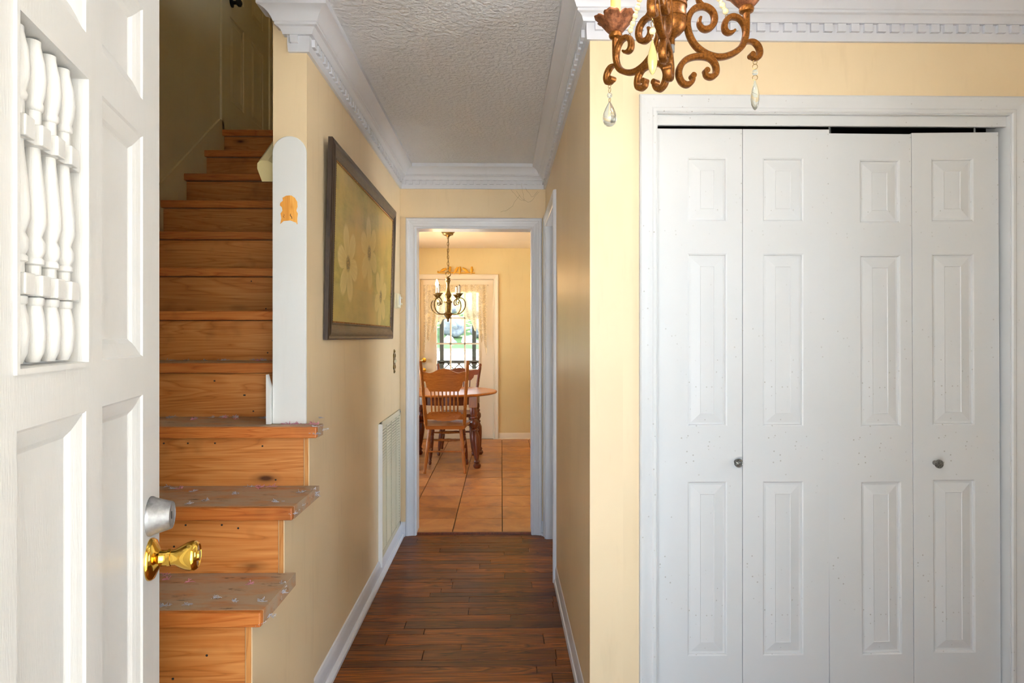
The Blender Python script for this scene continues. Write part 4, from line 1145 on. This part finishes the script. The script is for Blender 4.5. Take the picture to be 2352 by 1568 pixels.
# ================================================================== DINING ROOM
leg_prof = [(.55, 0), (.75, .02), (.85, .05), (.6, .09), (.75, .10), (.75, .115), (.55, .13), (.8, .20), (1.0, .45), (.95, .62), (.7, .72), (.9, .73), (.9, .75), (.7, .76), (.95, .80), (.95, .84), (.75, .88), (.8, 1.0)]
def scaled(prof, r): return [(a * r, t) for a, t in prof]
def chair(name, loc, rz, label, top_hw=.222, top_z=1.08, lean=.125, crest=(.785, 1.005), dark=False):
    rt = empty(name, (*loc, .0125), rz); tag(rt, label, 'chair', 'dining chairs around the table')
    W_ = M['oak'] if not dark else M['oakdark']; LG = M['oakleg'] if not dark else M['oakdark']
    # seat: dished board
    nx, ny_ = 14, 12; mb = MB(); vs = []; fs = []
    def edge(u, v):
        hw = .205 + .02 * v; return u * hw, -.205 + .42 * (v * .5 + .5) - .012 * u * u * (1 if v > 0 else .4) * abs(v)
    for j in range(ny_ + 1):
        for i in range(nx + 1):
            u = -1 + 2 * i / nx; v = -1 + 2 * j / ny_
            x, yy = edge(u, v); z = .452 - .012 * max(0, 1 - (abs(u) - .42) ** 2 * 6) * max(0, 1 - (v + .1) ** 2 * 1.4)
            vs.append((x, yy, z))
    nt = len(vs)
    vs += [(x * .97, yy * .97, .418) for x, yy, z in vs]
    for j in range(ny_):
        for i in range(nx):
            k = j * (nx + 1) + i; fs.append((k, k + 1, k + nx + 2, k + nx + 1)); fs.append((nt + k, nt + k + nx + 1, nt + k + nx + 2, nt + k + 1))
    rim = [i for i in range(nx + 1)] + [j * (nx + 1) + nx for j in range(1, ny_ + 1)] + [ny_ * (nx + 1) + i for i in range(nx - 1, -1, -1)] + [j * (nx + 1) for j in range(ny_ - 1, 0, -1)]
    for q in range(len(rim)):
        p_, r_ = rim[q], rim[(q + 1) % len(rim)]; fs.append((p_, nt + p_, nt + r_, r_))
    mb.add(vs, fs).build('seat', W_, rt, smooth=40)
    # legs
    for s_ in (-1, 1):
        MB().turned((s_ * .192, -.212, 0), (s_ * .148, -.155, .42), [(.014, 0), (.017, .015), (.013, .06), (.0165, .20), (.0185, .22), (.0165, .235), (.0185, .25), (.0175, .5), (.0185, .72), (.0165, .74), (.0185, .76), (.0165, .80), (.0165, 1)], 12).build('leg', LG, rt, smooth=True)
        MB().turned((s_ * .190, .212, 0), (s_ * .150, .160, .42), scaled(leg_prof, .021), 12).build('leg', M['oakdark'], rt, smooth=True)
    for z_, y_, t_ in ((.205, -.187, .30), (.255, .186, .30)):
        hw = .17
        if y_ < 0: pr_ = [(.008, 0), (.009, 1)]
        else: pr_ = [(.007, 0), (.009, .2), (.014, .3), (.010, .36), (.014, .42), (.016, .5), (.014, .58), (.010, .64), (.014, .7), (.009, .8), (.007, 1)]
        MB().turned((-hw, y_, z_), (hw, y_, z_), pr_, 10).build('stretcher', LG, rt, smooth=True)
    for z_ in (.17, .25):
        for s_ in (-1, 1):
            MB().turned((s_ * .172, -.188, z_), (s_ * .172, .192, z_), [(.007, 0), (.010, .3), (.013, .5), (.010, .7), (.007, 1)], 8).build('stretcher', LG, rt, smooth=True)
    MB().turned((-.165, .19, .33), (.165, .19, .33), [(.007, 0), (.010, .3), (.014, .5), (.010, .7), (.007, 1)], 8).build('stretcher', LG, rt, smooth=True)
    # back: sloping plane from seat rear to post tops
    yb0, zb0 = -.175, .44
    def bp_(x, z): return (x, yb0 - lean * (z - zb0) / (top_z - zb0), z)
    for s_ in (-1, 1):
        MB().turned(bp_(s_ * .180, .43), bp_(s_ * top_hw, top_z), [(.014, 0), (.017, .08), (.019, .20), (.0155, .30), (.018, .32), (.0155, .34), (.018, .36), (.016, .50), (.0175, .56), (.0185, .58), (.016, .60), (.0175, .63), (.016, .66), (.017, .80), (.019, .90), (.0165, .94), (.018, .97), (.013, .995), (.006, 1.0)], 12).build('back_post', LG, rt, smooth=True)
    c0, c1 = crest; h = c1 - c0
    def hwz(z): return .180 + (top_hw - .180) * (z - .43) / (top_z - .43)
    pw_ = [(-.145, 0), (.145, 0), (.150, .12), (.172, .20), (.176, .30), (.160, .38), (.172, .42), (None, .45), (None, .84), (.19, .86), (.165, .835), (.135, .80), (.105, .83), (.075, .90), (.045, .965), (0, 1.0)]
    poly = []
    for a, t in pw_[1:]:
        z = c0 + h * t; poly.append(((hwz(z) - .008) if a is None else min(a, hwz(z) - .006), z))
    poly = poly + [(-a, z) for a, z in poly[::-1][1:]]
    def bk(a, b, hh):
        p = bp_(a, b); return (p[0], p[1] + hh - .025 * (1 - (a / .2) ** 2), p[2])
    # crest as a curved grid-like prism: split in columns so it can bow
    mb = MB(); cols_ = 44
    xs_ = [-.99 + 1.98 * i / cols_ for i in range(cols_ + 1)]
    def span(x):
        zs_ = []
        n_ = len(poly)
        for i in range(n_):
            (xa, za), (xb, zb) = poly[i], poly[(i + 1) % n_]
            if (xa - x) * (xb - x) <= 0 and abs(xa - xb) > 1e-9:
                zs_.append(za + (zb - za) * (x - xa) / (xb - xa))
        return (min(zs_), max(zs_)) if zs_ else None
    xm = max(p[0] for p in poly)
    prev = None
    for xf in xs_:
        x = xf * xm; sp_ = span(x)
        cur = [bk(x, sp_[0], -.010), bk(x, sp_[1], -.010), bk(x, sp_[1], .010), bk(x, sp_[0], .010)]
        o_ = len(mb.v); mb.v += cur
        if prev is not None:
            for k in range(4): mb.f.append((prev + k, prev + (k + 1) % 4, o_ + (k + 1) % 4, o_ + k))
        else: mb.f.append((o_, o_ + 1, o_ + 2, o_ + 3))
        prev = o_
    mb.f.append((prev + 3, prev + 2, prev + 1, prev))
    mb.build('crest_rail', W_, rt, smooth=30)
    # lower back rail
    zl0, zl1 = .500, .585
    lp = [(-.172, zl0 + .012), (-.12, zl0 + .014), (-.06, zl0 + .002), (0, zl0), (.06, zl0 + .002), (.12, zl0 + .014), (.172, zl0 + .012), (.176, zl1 - .02), (.158, zl1 - .018), (.150, zl1 - .004), (.12, zl1 + .004), (-.12, zl1 + .004), (-.150, zl1 - .004), (-.158, zl1 - .018), (-.176, zl1 - .02)]
    MB().prism(lp, bk, -.009, .009).build('back_rail', W_, rt)
    for q in range(8):
        x = -.128 + q * .256 / 7
        MB().turned(bk(x * .96, zl1 - .004, 0), bk(x, c0 + .004, 0), [(.006, 0), (.0085, .1), (.0075, .3), (.009, .5), (.0065, .6), (.0065, 1)], 8).build('spindle', LG, rt, smooth=True)
    return rt
chair('dining_chair', (-.540, 6.268), 0.0, 'golden oak spindle-back chair with its back to the hallway')
chair('dining_chair', (-.500, 7.18), PI, 'oak chair on the far side of the table in front of the back door', .250, .985, .16, (.79, .935), True)
chair('dining_chair', (-1.16, 6.93), -PI / 2, 'dark oak chair at the left of the table half hidden by the door frame', dark=True)

tb = empty('dining_table', (-.575, 6.67, .0125)); tag(tb, 'round oak dining table with turned legs', 'table')
n = 56
MB().lathe([(0, .7095), (.505, .7095), (.520, .714), (.530, .7225), (.528, .731), (.520, .7375), (0, .7375)], n).build('tabletop', M['oak'], tb, smooth=35)
mb = MB(); mb.lathe([(.325, .615), (.325, .7094), (.345, .7094), (.345, .615)], 40)
mb.build('apron', M['oakdark'], tb, smooth=35)
tl_prof = [(.55, 0), (.82, .025), (.85, .055), (.5, .085), (.7, .10), (.7, .115), (.45, .14), (.62, .22), (.9, .42), (.95, .52), (.6, .60), (.8, .61), (.8, .63), (.55, .65), (.95, .70), (1.0, .755), (.65, .80), (.85, .815), (.85, .835), (.65, .85), (.85, .89), (.85, .93), (.75, 1.0)]
for sx_ in (-1, 1):
    for sy_ in (-1, 1):
        MB().turned((sx_ * .335, sy_ * .375, 0), (sx_ * .292, sy_ * .305, .60), scaled(tl_prof, .046), 16).build('leg', M['oakdark'], tb, smooth=True)
        MB().box(sx_ * .29 - .042, sx_ * .29 + .042, sy_ * .305 - .042, sy_ * .305 + .042, .595, .7094).build('leg_block', M['oakleg'], tb, bevel=.004)

# small chandelier over the table
DC = Vector((-.5677, 6.75, 1.47))
dc = empty('dining_chandelier', DC); tag(dc, 'antique brass four-arm chandelier with one lit candle bulb over the table', 'chandelier')
MB().lathe([(0, 0), (.006, .002), (.012, .012), (.009, .022), (.012, .030), (.022, .045), (.034, .062), (.046, .075), (.050, .082), (.046, .090), (.034, .096), (.028, .11), (.032, .16), (.036, .20), (.046, .205), (.046, .216), (.036, .222), (.026, .235), (.018, .245),
            (.022, .255), (.034, .272), (.036, .288), (.028, .305), (.020, .33), (.015, .37), (.016, .40), (.022, .42), (.020, .428), (.028, .432), (.028, .44), (.018, .446), (.026, .458), (.018, .468), (.008, .475), (0, .476)], 20).build('column', M['antbrass'], dc, smooth=35)
MB().tube(ring((0, 0, .505), .026, (0, 1, .2), seg=20), .0055, 8, True).build('top_ring', M['antbrass'], dc, smooth=True)
chn = MB(); zc = .548; q = 0
while zc < .90:
    rr = .021
    axx = (1, 0, 0) if q % 2 else (0, 1, 0)
    chn.tube([Vector((math.cos(a) * .009 * (0 if q % 2 else 1), math.cos(a) * .009 * (1 if q % 2 else 0), zc + rr * math.sin(a))) for a in [2 * PI * w / 14 for w in range(14)]], .0028, 6, True)
    zc += .035; q += 1
chn.tube([(0.006, 0, .50), (.010, 0, .60), (-.006, 0, .72), (.006, 0, .83), (0, 0, .925)], .003, 6)
chn.build('chain', M['antbrass'], dc, smooth=True)
MB().lathe([(0, .893), (.010, .895), (.022, .910), (.052, .920), (.058, .934), (.058, .940), (.066, .944), (.074, .956), (.074, .9695), (0, .9695)], 28).build('ceiling_canopy', M['antbrass'], dc, smooth=35)
arc = [(.030, .095), (.075, .082), (.140, .084), (.192, .108), (.226, .156), (.224, .205), (.196, .240), (.158, .250), (.122, .238), (.104, .212), (.110, .188), (.130, .180), (.143, .192), (.137, .206)]
apts = smoothpts([Vector((a, 0, b)) for a, b in arc], 5)
for az in (-33, 57, 147, 237):
    am = MB().tube(apts, [.0062 * (1 if i < len(apts) - 12 else .8) for i in range(len(apts))], 8)
    am.sphere((.137, 0, .204), .010, 10, 6)
    ao = am.build('arm', M['antbrass'], dc, smooth=True, recenter=False); ao.rotation_euler = (0, 0, R(az))
    rc = .150; T = Matrix.Translation((rc, 0, 0))
    MB().lathe([(.006, .246), (.014, .252), (.010, .262), (.022, .272), (.026, .282), (.036, .290), (.043, .295), (.043, .298), (.010, .297), (0, .297)], 20, T).build('drip_pan', M['antbrass'], ao, smooth=35)
    MB().lathe([(.013, .297), (.013, .375), (.008, .378), (0, .378)], 16, T).build('candle_sleeve', M['board'], ao, smooth=35)
    if az == 147:
        MB().lathe([(.007, .378), (.010, .386), (.0165, .400), (.0175, .412), (.012, .432), (.005, .448), (.001, .458)], 14, T).build('bulb', M['bulb_dining'], ao, smooth=True)
    else:
        MB().lathe([(.006, .378), (.006, .388), (0, .389)], 10, T).build('socket', M['iron'], ao)

# ================================================================== OUTDOORS
# back porch
struct('porch_floor', MB().box(-4.5, 3.5, 8.22, 10.6, -.25, -.03), M['concrete'], 'shaded back porch floor seen under the railing', 'porch')
def post(x, label):
    p = empty('porch_post', (x, 10.5, -.03)); tag(p, label, 'porch post', 'dark porch posts')
    MB().box(-.033, .033, -.033, .033, 0, 2.75).build('shaft', M['darkpost'], p, bevel=.004)
    MB().box(-.045, .045, -.045, .045, .88, .93).build('collar', M['darkpost'], p)
post(-.985, 'dark porch post behind the left column of window panes')
post(-.452, 'dark porch post behind the right column of window panes')
rl = empty('porch_railing', (-.70, 10.5, .50)); tag(rl, 'dark porch railing with crossed lattice slats', 'railing')
MB().box(-2.3, 2.3, -.045, -.034, .375, .428).build('top_rail', M['darkpost'], rl)
MB().box(-2.3, 2.3, -.045, -.034, -.02, .03).build('bottom_rail', M['darkpost'], rl)
sl_ = {}
for q in range(-13, 14):
    for s_ in (-1, 1):
        if s_ not in sl_:
            mb = MB(); mb.prism([(-.19 - .014, 0), (-.19 + .014, 0), (.19 + .014, .36), (.19 - .014, .36)], lambda a, b, h: (s_ * a, h, b), -.041 + (.004 if s_ > 0 else -.003), -.036 + (.004 if s_ > 0 else -.003))
            sl_[s_] = mb.build('lattice_slat', M['darkpost'], rl); z_ = sl_[s_].location.z
            sl_[s_].location.z = .20; sl_[s_].location.x = q * .17
        else:
            inst(sl_[s_], (q * .17, sl_[s_].location.y, .20), rl)
struct('wall_wing_added', MB().box(1.15, 1.30, -3.2, 0.149, -.02, 2.95), M['added_wing'], 'added unseen siding wall keeping side light off the front door', 'wall')  # out-of-view wall, added to cut side light on the open front door
struct('porch_roof', MB().box(-2.4, 1.149, -1.7, 0.149, 2.50, 2.62), M['white'], 'added unseen roof blocking high sky light at the front entrance', 'porch roof')  # out-of-view roof, added to hold back high sky from door and closet
struct('porch_roof', MB().box(-4.5, 3.5, 8.22, 10.9, 2.62, 2.75), M['darkpost'], 'porch roof over the back door', 'porch roof')
# ground: front yard, back drive, lawn, bank
struct('ground', MB().box(2.3, 30, .15, 8.2, -.35, -.02), M['pave'], 'pale paved ground beside the house', 'ground')
struct('ground', MB().box(-30, -2.72, .15, 8.2, -.35, -.02), M['pave'], 'pale paved ground on the far side of the house', 'ground')
struct('ground', MB().box(-30, 30, -30, .15, -.35, -.02), M['pave'], 'pale paved ground outside the front door', 'ground')
def strip(name, prof, mat, label, x0=-40, x1=40, nx=40, amp=.04):
    mb = MB(); vs = []; fs = []
    for (yy, z) in prof:
        for i in range(nx + 1):
            x = x0 + (x1 - x0) * i / nx
            vs.append((x, yy, z + amp * noise.noise((x * .4, yy * .4, 0))))
    for j in range(len(prof) - 1):
        for i in range(nx):
            k = j * (nx + 1) + i; fs.append((k, k + 1, k + nx + 2, k + nx + 1))
    mb.add(vs, fs); return struct(name, mb, mat, label, 'ground', smooth=80)
strip('ground', [(8.3, -.26), (12, -.2), (14, .2), (15, .55), (16, .68), (18, .76), (20.3, .84)], M['gravel'], 'bright sunlit drive behind the porch', amp=.02)
strip('lawn', [(20.3, .84), (22, .88), (25, .96), (27, 1.02), (31, 1.5), (36, 2.6), (44, 5.0), (60, 9)], M['grass'], 'green lawn sloping up behind the drive')
def rockmesh(seed):
    bm = bmesh.new(); bmesh.ops.create_icosphere(bm, subdivisions=3, radius=1.0)
    for v in bm.verts:
        n_ = noise.noise(v.co * 1.3 + Vector((seed * 7.1, 0, 0))) * .45 + noise.noise(v.co * 3.1 + Vector((0, seed * 3.3, 0))) * .18
        v.co *= 1 + n_; v.co.z *= .72
    me = bpy.data.meshes.new('boulder'); bm.to_mesh(me); bm.free(); me.materials.append(M['rock'])
    for p in me.polygons: p.use_smooth = True
    return me
rk = [rockmesh(i) for i in range(5)]
rr_ = random.Random(9)
i = 0
pos_words = []
BW = [(w, r) for r, ws in (('front', 4), ('middle', 4), ('top', 3)) for w in (['leftmost pale', 'second pale', 'third pale', 'rightmost pale'] if ws == 4 else ['leftmost large', 'central large', 'rightmost large'])]
for (x, yy, z, sc_) in ((-3.1, 27.0, 1.05, .42), (-2.25, 27.1, 1.0, .45), (-1.35, 27.0, 1.05, .45), (-.5, 27.1, 1.0, .42), (-3.5, 29.0, 1.75, .62), (-2.2, 29.1, 1.8, .66), (-.9, 29.0, 1.75, .62), (.4, 29.0, 1.7, .6), (-2.9, 31.2, 2.7, .8), (-1.2, 31.2, 2.75, .85), (.5, 31.3, 2.7, .8)):
    o = bpy.data.objects.new('boulder', rk[i % 5]); COL.objects.link(o); i += 1
    o.location = (x, yy, z); o.scale = (sc_ * .8, sc_ * .8, sc_); o.rotation_euler = (rr_.uniform(-.3, .3), rr_.uniform(-.3, .3), rr_.uniform(0, 6))
    tag(o, '%s boulder in the %s row of the rocky bank beyond the lawn' % BW[i - 1], 'boulder', 'boulders of the rocky bank')
def tree(name, x, yy, z, h, rad, seed, label, leaves=900, big=1.0):
    rt = empty(name, (x, yy, z)); tag(rt, label, 'tree', 'trees behind the bank')
    MB().turned((0, 0, -.3), (0, 0, h * .7), [(.16 * big, 0), (.10 * big, .5), (.05 * big, 1)], 8).build('trunk', M['darkpost'], rt, smooth=True)
    rg = random.Random(seed); mb = MB()
    for q in range(leaves):
        a = rg.uniform(0, 2 * PI); ph = math.acos(rg.uniform(-1, 1)); rr = rad * rg.uniform(.45, 1) ** .5
        c_ = Vector((rr * math.sin(ph) * math.cos(a), rr * math.sin(ph) * math.sin(a), h * .62 + rr * math.cos(ph) * .9))
        u_ = Vector((rg.uniform(-1, 1), rg.uniform(-1, 1), rg.uniform(-1, 1))).normalized(); w_ = u_.orthogonal().normalized(); s_ = rg.uniform(.10, .2) * big
        mb.add([c_ - u_ * s_, c_ + w_ * s_ * .5, c_ + u_ * s_, c_ - w_ * s_ * .5], [(0, 1, 2, 3)])
    o = mb.build('foliage', M['leaf'], rt, fix=False); tag(o, kind='stuff')
tree('leafy_tree', -4.6, 35.5, 3.0, 4.0, 1.9, 1, 'small leafy tree on the left behind the rocky bank')
tree('leafy_tree', -0.4, 36.0, 3.2, 4.2, 2.0, 2, 'small leafy tree on the right behind the rocky bank')
tree('added_shade_tree', -6.0, 30.5, 1.6, 15.0, 4.6, 3, 'added tall tree beside the rocky bank, placed to shade the lawn', 2600, 2.4)  # tall trees added so their out-of-view crowns shade lawn and rocks
tree('added_shade_tree', -17.6, 34.0, 2.2, 16.0, 5.0, 4, 'added tall tree farther back on the bank, placed to cast shade', 2600, 2.4)
tree('added_shade_tree', 4.5, 40.5, 4.6, 16.0, 5.2, 5, 'added tallest tree at the back of the bank, placed to cast shade', 2600, 2.4)
